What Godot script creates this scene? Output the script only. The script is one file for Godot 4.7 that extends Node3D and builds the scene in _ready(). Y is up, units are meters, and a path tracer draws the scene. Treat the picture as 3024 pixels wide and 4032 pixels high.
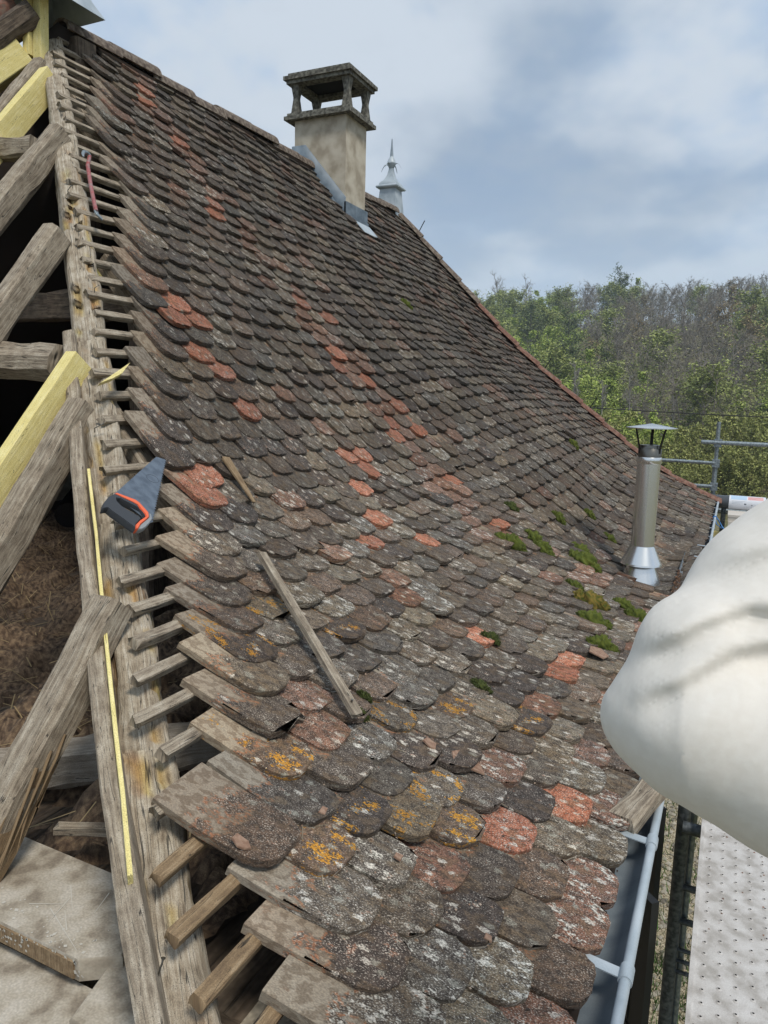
extends Node3D

var M := {}
var names := {}
var rng := RandomNumberGenerator.new()
var house: Node3D

# ------------------------------------------------------------------ helpers
func fresh(parent: Node, base: String) -> String:
	var key := str(parent.get_instance_id()) + base
	var n: int = names.get(key, 0)
	names[key] = n + 1
	return base if n == 0 else "%s_%03d" % [base, n]

func thing(called: String, label: String, category: String, at := Vector3.ZERO, group := "") -> Node3D:
	var o := Node3D.new()
	o.name = fresh(self, called)
	add_child(o, true)
	o.position = at
	tag(o, label, category, group)
	return o

func tag(o: Node, label: String, category := "", group := "", kind := "") -> void:
	if label != "": o.set_meta("label", label)
	if category != "": o.set_meta("category", category)
	if group != "": o.set_meta("group", group)
	if kind != "": o.set_meta("kind", kind)

func mb() -> SurfaceTool:
	var st := SurfaceTool.new()
	st.begin(Mesh.PRIMITIVE_TRIANGLES)
	return st

func put(called: String, mesh: Mesh, mat: Material, parent: Node = self) -> MeshInstance3D:
	var o := MeshInstance3D.new()
	o.mesh = mesh
	o.material_override = mat
	o.name = fresh(parent, called)
	parent.add_child(o, true)
	return o

func obj(called: String, st: SurfaceTool, mat: Material, parent: Node = self, normals := true) -> MeshInstance3D:
	if normals: st.generate_normals()
	return put(called, st.commit(), mat, parent)

func vtx(st: SurfaceTool, p: Vector3, uv: Vector2) -> void:
	st.set_uv(uv)
	st.add_vertex(p)

# one four-sided face whose front looks along `out`
func quad(st: SurfaceTool, a: Vector3, b: Vector3, c: Vector3, d: Vector3, out: Vector3, ua := Vector2(0, 0), ub := Vector2(1, 0), uc := Vector2(1, 1), ud := Vector2(0, 1)) -> void:
	var n := (c - a).cross(b - a)
	if n.length_squared() < 1e-14: n = (d - a).cross(c - a)
	if n.dot(out) >= 0.0:
		vtx(st, a, ua); vtx(st, b, ub); vtx(st, c, uc)
		vtx(st, a, ua); vtx(st, c, uc); vtx(st, d, ud)
	else:
		vtx(st, a, ua); vtx(st, c, uc); vtx(st, b, ub)
		vtx(st, a, ua); vtx(st, d, ud); vtx(st, c, uc)

func tri(st: SurfaceTool, a: Vector3, b: Vector3, c: Vector3, out: Vector3) -> void:
	if (c - a).cross(b - a).dot(out) >= 0.0:
		vtx(st, a, Vector2(a.x, a.z)); vtx(st, b, Vector2(b.x, b.z)); vtx(st, c, Vector2(c.x, c.z))
	else:
		vtx(st, a, Vector2(a.x, a.z)); vtx(st, c, Vector2(c.x, c.z)); vtx(st, b, Vector2(b.x, b.z))

# box between two corners in the axes of `xf`
func box(st: SurfaceTool, lo: Vector3, hi: Vector3, xf := Transform3D.IDENTITY, uvs := 1.0) -> void:
	for ax in 3:
		for s in [0, 1]:
			var b: int = (ax + 1) % 3
			var c: int = (ax + 2) % 3
			var p := [Vector3(), Vector3(), Vector3(), Vector3()]
			var u := [Vector2(), Vector2(), Vector2(), Vector2()]
			for k in 4:
				var v := Vector3()
				v[ax] = hi[ax] if s == 1 else lo[ax]
				v[b] = hi[b] if (k == 1 or k == 2) else lo[b]
				v[c] = hi[c] if k >= 2 else lo[c]
				u[k] = Vector2(v[b], v[c]) * uvs
				p[k] = xf * v
			var out := Vector3()
			out[ax] = 1.0 if s == 1 else -1.0
			st.set_smooth_group(ax * 2 + s + 1)
			quad(st, p[0], p[1], p[2], p[3], xf.basis * out, u[0], u[1], u[2], u[3])

func basis_along(d: Vector3, up: Vector3) -> Basis:
	var f := d.normalized()
	var s := f.cross(up).normalized()
	var u := s.cross(f).normalized()
	return Basis(s, u, f)

# a hewn timber: chamfered section carried along a polyline, a little uneven; UV: x round it, y along it in metres
func timber(st: SurfaceTool, pts: Array, w: float, h: float, up: Vector3, uneven := 0.003, seed_ := 1, chamfer := 0.14, taper := 0.0, bite := 0.0) -> void:
	var nz := FastNoiseLite.new()
	nz.seed = seed_
	nz.frequency = 5.0
	var path := [pts[0]]
	for i in range(1, pts.size()):
		var a: Vector3 = pts[i - 1]
		var b: Vector3 = pts[i]
		var n: int = clampi(int(a.distance_to(b) / 0.07), 1, 40)
		for k in range(1, n + 1): path.append(a.lerp(b, float(k) / n))
	var c := chamfer * minf(w, h)
	var sec := [Vector2(-w / 2 + c, h / 2), Vector2(w / 2 - c, h / 2), Vector2(w / 2, h / 2 - c), Vector2(w / 2, -h / 2 + c), Vector2(w / 2 - c, -h / 2), Vector2(-w / 2 + c, -h / 2), Vector2(-w / 2, -h / 2 + c), Vector2(-w / 2, h / 2 - c)]
	var per := [0.0]
	for k in 8: per.append(per[k] + sec[k].distance_to(sec[(k + 1) % 8]))
	var rings := []
	var along := 0.0
	var ls := []
	var u0 := nz.get_noise_2d(seed_ * 7.3, 1.0) * 3.0
	for i in path.size():
		var d: Vector3 = (path[mini(i + 1, path.size() - 1)] - path[maxi(i - 1, 0)])
		var bs := basis_along(d, up)
		if i > 0: along += path[i].distance_to(path[i - 1])
		ls.append(along + u0)
		var ring := []
		var f := 1.0 - taper * float(i) / path.size()
		for k in 8:
			var s: Vector2 = sec[k] * f
			var o := nz.get_noise_3d(path[i].x * 1.3 + k * 3.1, path[i].y * 1.3, path[i].z * 1.3) * uneven
			var o2 := nz.get_noise_3d(path[i].z + k * 0.11, path[i].x, path[i].y * 0.6 + 40.0) * uneven * 1.6
			ring.append(path[i] + bs.x * (s.x + signf(s.x) * o) + bs.y * (s.y + signf(s.y) * o2) + (bs.z * nz.get_noise_2d(k * 50.0, i * 9.0) * bite if (i == 0 or i == path.size() - 1) else Vector3.ZERO))
		rings.append(ring)
	for i in range(1, rings.size()):
		var ctr: Vector3 = (path[i] + path[i - 1]) / 2
		for k in 8:
			st.set_smooth_group(k + 1)
			var a: Vector3 = rings[i - 1][k]
			var b: Vector3 = rings[i - 1][(k + 1) % 8]
			var cc: Vector3 = rings[i][(k + 1) % 8]
			var dd: Vector3 = rings[i][k]
			quad(st, a, b, cc, dd, (a + cc) / 2 - ctr, Vector2(per[k] + u0, ls[i - 1]), Vector2(per[k + 1] + u0, ls[i - 1]), Vector2(per[k + 1] + u0, ls[i]), Vector2(per[k] + u0, ls[i]))
	for e in [0, rings.size() - 1]:
		st.set_smooth_group(20 + (1 if e == 0 else 2))
		var out: Vector3 = path[0] - path[1] if e == 0 else path[e] - path[e - 1]
		for k in range(1, 7):
			var r: Array = rings[e]
			tri(st, r[0], r[k], r[k + 1], out)

func tube(st: SurfaceTool, pts: Array, radii, sides := 10, caps := true, uvs := 1.0) -> void:
	var rings := []
	var up := Vector3.UP
	var along := 0.0
	var ls := []
	for i in pts.size():
		var d: Vector3 = pts[mini(i + 1, pts.size() - 1)] - pts[maxi(i - 1, 0)]
		if absf(d.normalized().dot(up)) > 0.93: up = Vector3.RIGHT if absf(d.normalized().x) < 0.8 else Vector3.BACK
		var bs := basis_along(d, up)
		var r: float = radii[i] if radii is Array else radii
		if i > 0: along += pts[i].distance_to(pts[i - 1])
		ls.append(along)
		var ring := []
		for k in sides:
			var a := TAU * k / sides
			ring.append(pts[i] + bs.x * cos(a) * r + bs.y * sin(a) * r)
		rings.append(ring)
	st.set_smooth_group(0)
	for i in range(1, rings.size()):
		for k in sides:
			var k2 := (k + 1) % sides
			quad(st, rings[i - 1][k], rings[i - 1][k2], rings[i][k2], rings[i][k], (rings[i - 1][k] + rings[i][k2]) / 2 - (pts[i] + pts[i - 1]) / 2, Vector2(float(k) / sides, ls[i - 1] * uvs), Vector2(float(k + 1) / sides, ls[i - 1] * uvs), Vector2(float(k + 1) / sides, ls[i] * uvs), Vector2(float(k) / sides, ls[i] * uvs))
	if caps:
		for e in [0, rings.size() - 1]:
			st.set_smooth_group(40 + e)
			var out: Vector3 = pts[0] - pts[1] if e == 0 else pts[e] - pts[e - 1]
			for k in range(1, sides - 1): tri(st, rings[e][0], rings[e][k], rings[e][k + 1], out)
	st.set_smooth_group(0)

# turned shape about a vertical axis; profile = [radius, height]; square = 4 sides aligned with the axes
func lathe(st: SurfaceTool, o: Vector3, prof: Array, sides := 24, square := false) -> void:
	for i in range(1, prof.size()):
		for k in sides:
			var p := []
			for q in [[i - 1, k], [i - 1, k + 1], [i, k + 1], [i, k]]:
				var a: float = TAU * (q[1] % sides) / sides + (PI / 4 if square else 0.0)
				var r: float = prof[q[0]][0] * (sqrt(2.0) if square else 1.0)
				p.append(o + Vector3(cos(a) * r, prof[q[0]][1], sin(a) * r))
			st.set_smooth_group(k + 1 if square else i)
			var am := TAU * (k + 0.5) / sides + (PI / 4 if square else 0.0)
			var d1: float = prof[i][1] - prof[i - 1][1]
			var d0: float = prof[i][0] - prof[i - 1][0]
			quad(st, p[0], p[1], p[2], p[3], Vector3(cos(am) * d1, -d0, sin(am) * d1) * (1.0))
	st.set_smooth_group(0)

# a flat outline (2D points in axes ex, ey about o) with thickness along n
func slab(st: SurfaceTool, o: Vector3, ex: Vector3, ey: Vector3, n: Vector3, outline: Array, th: float, bevel := 0.0) -> void:
	var pv := PackedVector2Array()
	for p in outline: pv.append(p)
	var idx := Geometry2D.triangulate_polygon(pv)
	var inner := pv
	if bevel > 0.0:
		var c := Vector2()
		for p in pv: c += p / pv.size()
		inner = PackedVector2Array()
		for p in pv: inner.append(p + (c - p).normalized() * bevel)
	for i in range(0, idx.size(), 3):
		st.set_smooth_group(1)
		var t := []
		var b := []
		for k in 3:
			var p: Vector2 = inner[idx[i + k]]
			t.append(o + ex * p.x + ey * p.y + n * th)
			var p2: Vector2 = pv[idx[i + k]]
			b.append(o + ex * p2.x + ey * p2.y)
		tri(st, t[0], t[1], t[2], n)
		st.set_smooth_group(2)
		tri(st, b[0], b[1], b[2], -n)
	var ctr := Vector2()
	for p in pv: ctr += p / pv.size()
	var area := 0.0
	for i in pv.size(): area += pv[i].cross(pv[(i + 1) % pv.size()])
	for i in pv.size():
		var j := (i + 1) % pv.size()
		var e: Vector2 = pv[j] - pv[i]
		var o2 := Vector2(e.y, -e.x) * signf(area)
		var out := ex * o2.x + ey * o2.y
		st.set_smooth_group(3 + i)
		var a := o + ex * pv[i].x + ey * pv[i].y
		var b := o + ex * pv[j].x + ey * pv[j].y
		var h := th - bevel
		quad(st, a, b, b + n * h, a + n * h, out)
		if bevel > 0.0:
			quad(st, a + n * h, b + n * h, o + ex * inner[j].x + ey * inner[j].y + n * th, o + ex * inner[i].x + ey * inner[i].y + n * th, out + n)
	st.set_smooth_group(0)

# the same with its long edges rounded off in steps
func pad(st: SurfaceTool, o: Vector3, ex: Vector3, ey: Vector3, n: Vector3, outline: Array, th: float) -> void:
	var pv := PackedVector2Array()
	for p in outline: pv.append(p)
	var lay := [[0.0, 0.0018], [0.0025, 0.0006], [0.006, 0.0], [th - 0.006, 0.0006], [th - 0.0025, 0.0018], [th, 0.0]]
	for k in 5:
		var q := Geometry2D.offset_polygon(pv, -lay[k][1])
		if q.is_empty(): continue
		slab(st, o + n * lay[k][0], ex, ey, n, Array(q[0]), lay[k + 1][0] - lay[k][0])

# ------------------------------------------------------------------ textures
func noise(type: int, freq: float, oct: int, seed_: int) -> FastNoiseLite:
	var n := FastNoiseLite.new()
	n.noise_type = type
	n.frequency = freq
	n.seed = seed_
	n.fractal_type = FastNoiseLite.FRACTAL_FBM if oct > 1 else FastNoiseLite.FRACTAL_NONE
	n.fractal_octaves = oct
	return n

func bytes(type: int, freq: float, oct: int, seed_: int, w: int, h: int, sx := 1, sy := 1) -> PackedByteArray:
	var im: Image
	if sx > 1 or sy > 1:
		im = noise(type, freq, oct, seed_).get_image(w / sx, h / sy)
		im.resize(w, h, Image.INTERPOLATE_CUBIC)
	else:
		im = noise(type, freq, oct, seed_).get_seamless_image(w, h) if w <= 512 else noise(type, freq, oct, seed_).get_image(w, h)
	im.convert(Image.FORMAT_L8)
	return im.get_data()

func tex(im: Image, mips := true) -> ImageTexture:
	if mips: im.generate_mipmaps()
	return ImageTexture.create_from_image(im)

func normal_of(h: PackedByteArray, w: int, hh: int, k: float) -> ImageTexture:
	var im := Image.create_from_data(w, hh, false, Image.FORMAT_L8, h)
	im.convert(Image.FORMAT_RGBA8)
	im.bump_map_to_normal_map(k)
	return tex(im)

func c8(r: int, g: int, b: int) -> Color: return Color8(r, g, b)

# mottled texture: noise through a list of colours
func ramp_image(size: int, freq: float, oct: int, seed_: int, cols: Array, grain := 0.15, sy := 1) -> Image:
	var a := bytes(FastNoiseLite.TYPE_SIMPLEX, freq, oct, seed_, size, size, 1, sy)
	var g := bytes(FastNoiseLite.TYPE_SIMPLEX, 0.35, 2, seed_ + 9, size, size)
	var lut := []
	for i in 256:
		var t := clampf((i / 255.0 - 0.18) / 0.64, 0, 0.9999) * (cols.size() - 1)
		lut.append(cols[int(t)].lerp(cols[int(t) + 1], t - int(t)))
	var out := PackedByteArray()
	out.resize(size * size * 3)
	for i in size * size:
		var c: Color = lut[a[i]]
		var m := (1.0 - grain + 2.0 * grain * g[i] / 255.0) * 255.0
		out[i * 3] = clampi(int(c.r * m), 0, 255)
		out[i * 3 + 1] = clampi(int(c.g * m), 0, 255)
		out[i * 3 + 2] = clampi(int(c.b * m), 0, 255)
	return Image.create_from_data(size, size, false, Image.FORMAT_RGB8, out)

func mat(color: Color, rough := 0.9, metal := 0.0) -> StandardMaterial3D:
	var m := StandardMaterial3D.new()
	m.albedo_color = color
	m.roughness = rough
	m.metallic = metal
	return m

func tri_mat(im: Image, scale: float, rough := 0.9, bump := 0.0, metal := 0.0, world := true) -> StandardMaterial3D:
	var m := mat(Color.WHITE, rough, metal)
	m.albedo_texture = tex(im)
	m.uv1_triplanar = true
	m.uv1_world_triplanar = world
	m.uv1_scale = Vector3.ONE * scale
	if bump > 0.0:
		var h: Image = im.duplicate()
		h.clear_mipmaps()
		h.convert(Image.FORMAT_RGBA8)
		h.bump_map_to_normal_map(bump)
		m.normal_enabled = true
		m.normal_texture = tex(h)
	return m

# skins of 32 old clay tiles in one sheet, 8 across and 4 down; y runs from the head of a tile to its rounded tail
func tile_material() -> StandardMaterial3D:
	var W := 2048
	var H := 1024
	var A := bytes(FastNoiseLite.TYPE_SIMPLEX, 0.011, 3, 11, W, H)
	var D := bytes(FastNoiseLite.TYPE_SIMPLEX, 0.028, 4, 12, W, H)
	var G := bytes(FastNoiseLite.TYPE_SIMPLEX, 0.16, 3, 13, W, H)
	var L := bytes(FastNoiseLite.TYPE_SIMPLEX, 0.036, 3, 14, W, H)
	var P := bytes(FastNoiseLite.TYPE_SIMPLEX, 0.075, 2, 15, W, H)
	var nc := noise(FastNoiseLite.TYPE_CELLULAR, 0.034, 1, 18)
	nc.cellular_return_type = FastNoiseLite.RETURN_CELL_VALUE
	var im := nc.get_image(W, H)
	im.convert(Image.FORMAT_L8)
	var CV := im.get_data()
	nc.cellular_return_type = FastNoiseLite.RETURN_DISTANCE
	im = nc.get_image(W, H)
	im.convert(Image.FORMAT_L8)
	var CD := im.get_data()
	var r := RandomNumberGenerator.new()
	r.seed = 5
	var S := bytes(FastNoiseLite.TYPE_SIMPLEX, 0.17, 2, 16, W, H)
	var pal := [[c8(76, 68, 63), c8(98, 90, 83)], [c8(88, 80, 72), c8(114, 105, 94)], [c8(66, 59, 56), c8(86, 77, 72)], [c8(98, 90, 79), c8(126, 116, 100)], [c8(88, 76, 68), c8(110, 92, 79)], [c8(82, 76, 71), c8(106, 101, 94)]]
	var cells := []
	for k in 32:
		var p: Array = pal[k % 6]
		var c := {"a": p[0], "b": p[1], "w": 212.0 + r.randf() * 40.0, "o": 999.0, "r": 176.0 + r.randf() * 30.0, "c": [150, 190, 205, 225, 235][r.randi() % 5], "s": [182.0, 192.0, 204.0, 214.0][r.randi() % 4]}
		if k % 8 == 3: c.w = 172.0 + r.randf() * 16.0
		if k >= 20 and k < 24: c.o = 150.0 + r.randf() * 12.0
		if k >= 24 and k < 28:
			c.a = c8(106, 82, 71); c.b = c8(134, 99, 83); c.r = 160.0
		if k >= 28:
			c.a = c8(164, 100, 76); c.b = c8(188, 122, 96); c.w = 215.0; c.r = 300.0
		cells.append(c)
	var clay := c8(158, 112, 90)
	var pale := c8(180, 171, 156)
	var white := c8(212, 210, 204)
	var grey := c8(146, 146, 138)
	var orange := c8(196, 140, 46)
	var dark := c8(52, 46, 42)
	var earth := c8(122, 104, 82)
	var out := PackedByteArray()
	out.resize(W * H * 3)
	var hgt := PackedByteArray()
	hgt.resize(W * H)
	for y in H:
		var row := y / 256
		var v := float(y % 256) / 256.0
		for x in W:
			var i := y * W + x
			var ce: Dictionary = cells[row * 8 + x / 256]
			var na: int = A[i]
			var nd: int = D[i]
			var ng: int = G[i]
			var np: int = P[i]
			var c: Color = ce.a.lerp(ce.b, clampf((nd - 70) / 116.0, 0, 1))
			var ht := 110.0 + (ng - 128) * (0.6 if v > 0.45 else 0.2) + (nd - 128) * 0.25
			var rr: float = na * 0.5 + nd * 0.3 + np * 0.2
			if rr > ce.r: c = c.lerp(clay, clampf((rr - ce.r) / 12.0, 0, 0.6))
			var top := 1.0 - smoothstep(0.38, 0.54, v + (na - 128) * 0.0016)
			if top > 0.0:
				c = c.lerp(pale.lerp(c8(124, 112, 98), clampf((nd - 110) / 70.0, 0, 0.75)), top * 0.8)
				var band := top * (1.0 - top) * 4.0
				if band > 0.2 and np > 118: c = c.lerp(c8(176, 112, 78), clampf((np - 118) / 30.0, 0, 1) * (band - 0.2) * 0.8)
			var open := 1.0 - top * 0.85
			if na < 90: c = c.lerp(earth, clampf((90 - na) / 50.0, 0, 0.4) * open)
			if nd < 84: c = c.lerp(dark, clampf((84 - nd) / 50.0, 0, 0.35) * open)
			var lv: float = L[i] * 0.8 + S[i] * 0.2 + (na - 128) * 0.55
			if lv > ce.w:
				var t := clampf((lv - ce.w) / 4.0, 0, 1) * open
				c = c.lerp(white if np > 118 else grey, t * 0.9)
				ht += 24.0 * t
			if CV[i] > ce.c:
				var cd: float = CD[i] + (np - 128) * 0.35 + (S[i] - 128) * 0.2
				var lim: float = 34.0 + (CV[i] - 150) * 0.4
				if cd < lim:
					c = c.lerp(white if (CV[i] & 4) else grey, (0.92 if cd > lim - 12.0 else 0.78) * open)
					ht += 26.0
			if S[i] + (na - 128) * 0.3 > ce.s:
				c = c.lerp(white, 0.7 * open)
				ht += 20.0
			var ov: float = na * 0.55 + np * 0.3 + S[i] * 0.15
			if ov > ce.o:
				c = c.lerp(orange, clampf((ov - ce.o) / 12.0, 0, 0.85))
				ht += 14.0
			if np < 44:
				c = c.lerp(dark, 0.6 * open)
				ht -= 50.0 * open
			var gr := 0.22 * open + 0.1
			var m := (1.0 - gr + 2.0 * gr * ng / 255.0) * 255.0
			out[i * 3] = clampi(int(c.r * m), 0, 255)
			out[i * 3 + 1] = clampi(int(c.g * m), 0, 255)
			out[i * 3 + 2] = clampi(int(c.b * m), 0, 255)
			hgt[i] = clampi(int(ht), 0, 255)
	var m := mat(Color.WHITE, 0.95)
	m.albedo_texture = tex(Image.create_from_data(W, H, false, Image.FORMAT_RGB8, out))
	m.normal_enabled = true
	m.normal_texture = normal_of(hgt, W, H, 3.6)
	m.vertex_color_use_as_albedo = true
	return m

# weathered timber, grain along y
func wood_material(seed_: int, cols: Array, crack: float, knots := 0.0) -> StandardMaterial3D:
	var W := 512
	var H := 1024
	var S := bytes(FastNoiseLite.TYPE_SIMPLEX, 0.05, 4, seed_, W, H, 1, 16)
	var F := bytes(FastNoiseLite.TYPE_SIMPLEX, 0.22, 2, seed_ + 1, W, H, 1, 8)
	var B := bytes(FastNoiseLite.TYPE_SIMPLEX, 0.012, 4, seed_ + 2, W, H)
	var G := bytes(FastNoiseLite.TYPE_SIMPLEX, 0.2, 2, seed_ + 3, W, H)
	var C := bytes(FastNoiseLite.TYPE_SIMPLEX, 0.028, 2, seed_ + 4, W, H, 1, 16)
	var out := PackedByteArray()
	out.resize(W * H * 3)
	var hgt := PackedByteArray()
	hgt.resize(W * H)
	var lut := []
	for i in 256:
		var t := clampf((i / 255.0 - 0.15) / 0.7, 0, 0.9999) * (cols.size() - 1)
		lut.append(cols[int(t)].lerp(cols[int(t) + 1], t - int(t)))
	for i in W * H:
		var c: Color = lut[(S[i] * 6 + B[i] * 5 + F[i] * 2) / 13]
		var k := absf(C[i] - 128.0)
		var ht := 120.0 + (F[i] - 128) * 0.25 + (S[i] - 128) * 0.3
		var m := 0.86 + 0.28 * G[i] / 255.0
		if k < crack and S[i] > 96:
			m *= 0.35 + 0.6 * k / crack
			ht -= 70.0 * (1.0 - k / crack)
		if knots > 0.0 and G[i] > 208 and B[i] > 132: m *= 0.4
		m *= 255.0
		out[i * 3] = clampi(int(c.r * m), 0, 255)
		out[i * 3 + 1] = clampi(int(c.g * m), 0, 255)
		out[i * 3 + 2] = clampi(int(c.b * m), 0, 255)
		hgt[i] = clampi(int(ht), 0, 255)
	var m2 := mat(Color.WHITE, 0.9)
	m2.albedo_texture = tex(Image.create_from_data(W, H, false, Image.FORMAT_RGB8, out))
	m2.normal_enabled = true
	m2.normal_texture = normal_of(hgt, W, H, 3.6)
	m2.uv1_scale = Vector3(3.0, 1.2, 1.0)
	return m2

func sky_image() -> Image:
	var W := 2048
	var H := 1024
	var n1 := noise(FastNoiseLite.TYPE_SIMPLEX_SMOOTH, 0.75, 6, 31)
	n1.fractal_gain = 0.56
	var n2 := noise(FastNoiseLite.TYPE_SIMPLEX_SMOOTH, 0.42, 3, 8)
	var out := PackedByteArray()
	out.resize(W * H * 3)
	var blue := c8(140, 159, 182)
	var dark := c8(112, 128, 147)
	var light := c8(167, 176, 186)
	var haze := c8(160, 174, 187)
	var ground := c8(96, 100, 86)
	for y in H:
		var el := (0.5 - (y + 0.5) / H) * PI
		for x in W:
			var az := (x + 0.5) / W * TAU
			var d := Vector3(cos(az) * cos(el), sin(el), sin(az) * cos(el))
			var c: Color
			if el > -0.02:
				var p := d / (maxf(d.y, 0.0) + 0.28)
				var a := n1.get_noise_3d(p.x * 2.4, p.y, p.z * 2.4)
				var b := n2.get_noise_3d(p.x * 1.7 + 9.0, p.y, p.z * 1.7)
				c = blue.lerp(light, smoothstep(-0.42, 0.2, a))
				c = c.lerp(dark, smoothstep(0.05, 0.4, b - a * 0.3) * 0.55)
				c = c.lerp(haze, 1.0 - smoothstep(0.0, 0.32, el))
			else:
				c = ground
			var i := (y * W + x) * 3
			out[i] = int(c.r * 255)
			out[i + 1] = int(c.g * 255)
			out[i + 2] = int(c.b * 255)
	return Image.create_from_data(W, H, false, Image.FORMAT_RGB8, out)

# ------------------------------------------------------------------ the shape of the old roof
const ROWS := 47
var near_xy := []
var far_xy := []

func rounded(pts: Array, r: float) -> Array:
	var out := [pts[0]]
	for i in range(1, pts.size() - 1):
		var a: Vector2 = pts[i - 1]
		var b: Vector2 = pts[i]
		var c: Vector2 = pts[i + 1]
		var p := b + (a - b).normalized() * minf(r, a.distance_to(b) * 0.45)
		var q := b + (c - b).normalized() * minf(r, c.distance_to(b) * 0.45)
		for k in 13:
			var t := k / 12.0
			out.append(p * (1 - t) * (1 - t) + b * 2 * t * (1 - t) + q * t * t)
	out.append(pts[-1])
	var len := [0.0]
	for i in range(1, out.size()): len.append(len[i - 1] + out[i].distance_to(out[i - 1]))
	var even := []
	var k := 0
	for i in 201:
		var s: float = len[-1] * i / 200.0
		while k < out.size() - 2 and len[k + 1] < s: k += 1
		even.append(out[k].lerp(out[k + 1], (s - len[k]) / maxf(len[k + 1] - len[k], 1e-6)))
	return even

func prof(tab: Array, f: float) -> Vector2:
	var t := f * 200.0
	var i := clampi(int(floor(t)), 0, 199)
	return tab[i] + (tab[i + 1] - tab[i]) * (t - i)

var sag := FastNoiseLite.new()
func roof(f: float, z: float) -> Vector3:
	var w := smoothstep(-3.4, -6.2, z)
	var p := prof(near_xy, f).lerp(prof(far_xy, f), w)
	var dip := (0.05 + 0.13 * smoothstep(0.0, 0.06, f)) * smoothstep(-4.1, -4.5, z) * smoothstep(-7.0, -5.2, z) * (1.0 - smoothstep(0.13, 0.32, f))
	var e := prof(near_xy, minf(f + 0.02, 1.0)) - prof(near_xy, maxf(f - 0.02, 0.0))
	p += Vector2(-absf(e.y), -absf(e.x)).normalized() * 0.042
	return Vector3(p.x, p.y - dip + sag.get_noise_2d(f * 4.5, z) * 0.016, z)

# origin on the roof, columns: along the eaves (-z), up the slope, outward
func roof_frame(f: float, z: float, lift := 0.0) -> Transform3D:
	var t := (roof(f + 0.012, z) - roof(f - 0.012, z)).normalized()
	var s := (roof(f, z - 0.05) - roof(f, z + 0.05)).normalized()
	var n := t.cross(s).normalized()
	if n.y < 0: n = -n
	s = (s - t * s.dot(t)).normalized()
	return Transform3D(Basis(s, t, n), roof(f, z) + n * lift)

func hip_z(x: float, y: float) -> float: return (0.69019 * x + 0.09334 * y) / 0.71758

const LIM := [[-0.02, -0.6], [0.05, -0.69], [0.092, -0.79], [0.13, -0.85], [0.151, -0.93], [0.188, -1.03], [0.215, -1.17], [0.24, -1.27], [0.283, -1.43], [0.306, -1.57], [0.334, -1.69], [0.379, -1.83], [0.439, -1.91], [0.478, -2.01], [0.521, -2.13], [0.564, -2.25], [0.646, -2.39], [0.682, -2.49], [0.731, -2.67], [0.752, -2.75], [0.865, -2.89], [0.894, -2.99], [0.952, -3.17], [1.02, -3.32]]
func cut_z(f: float) -> float:
	for i in range(1, LIM.size()):
		if f <= LIM[i][0]: return lerpf(LIM[i - 1][1], LIM[i][1], (f - LIM[i - 1][0]) / (LIM[i][0] - LIM[i - 1][0])) - 0.03 * smoothstep(0.4, 0.6, f)
	return -3.3

func far_z(f: float) -> float:   # plan line of the far hip
	var p := prof(far_xy, f)
	return -8.9 + (p.x + 0.2) / -3.3 * 1.25

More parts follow.
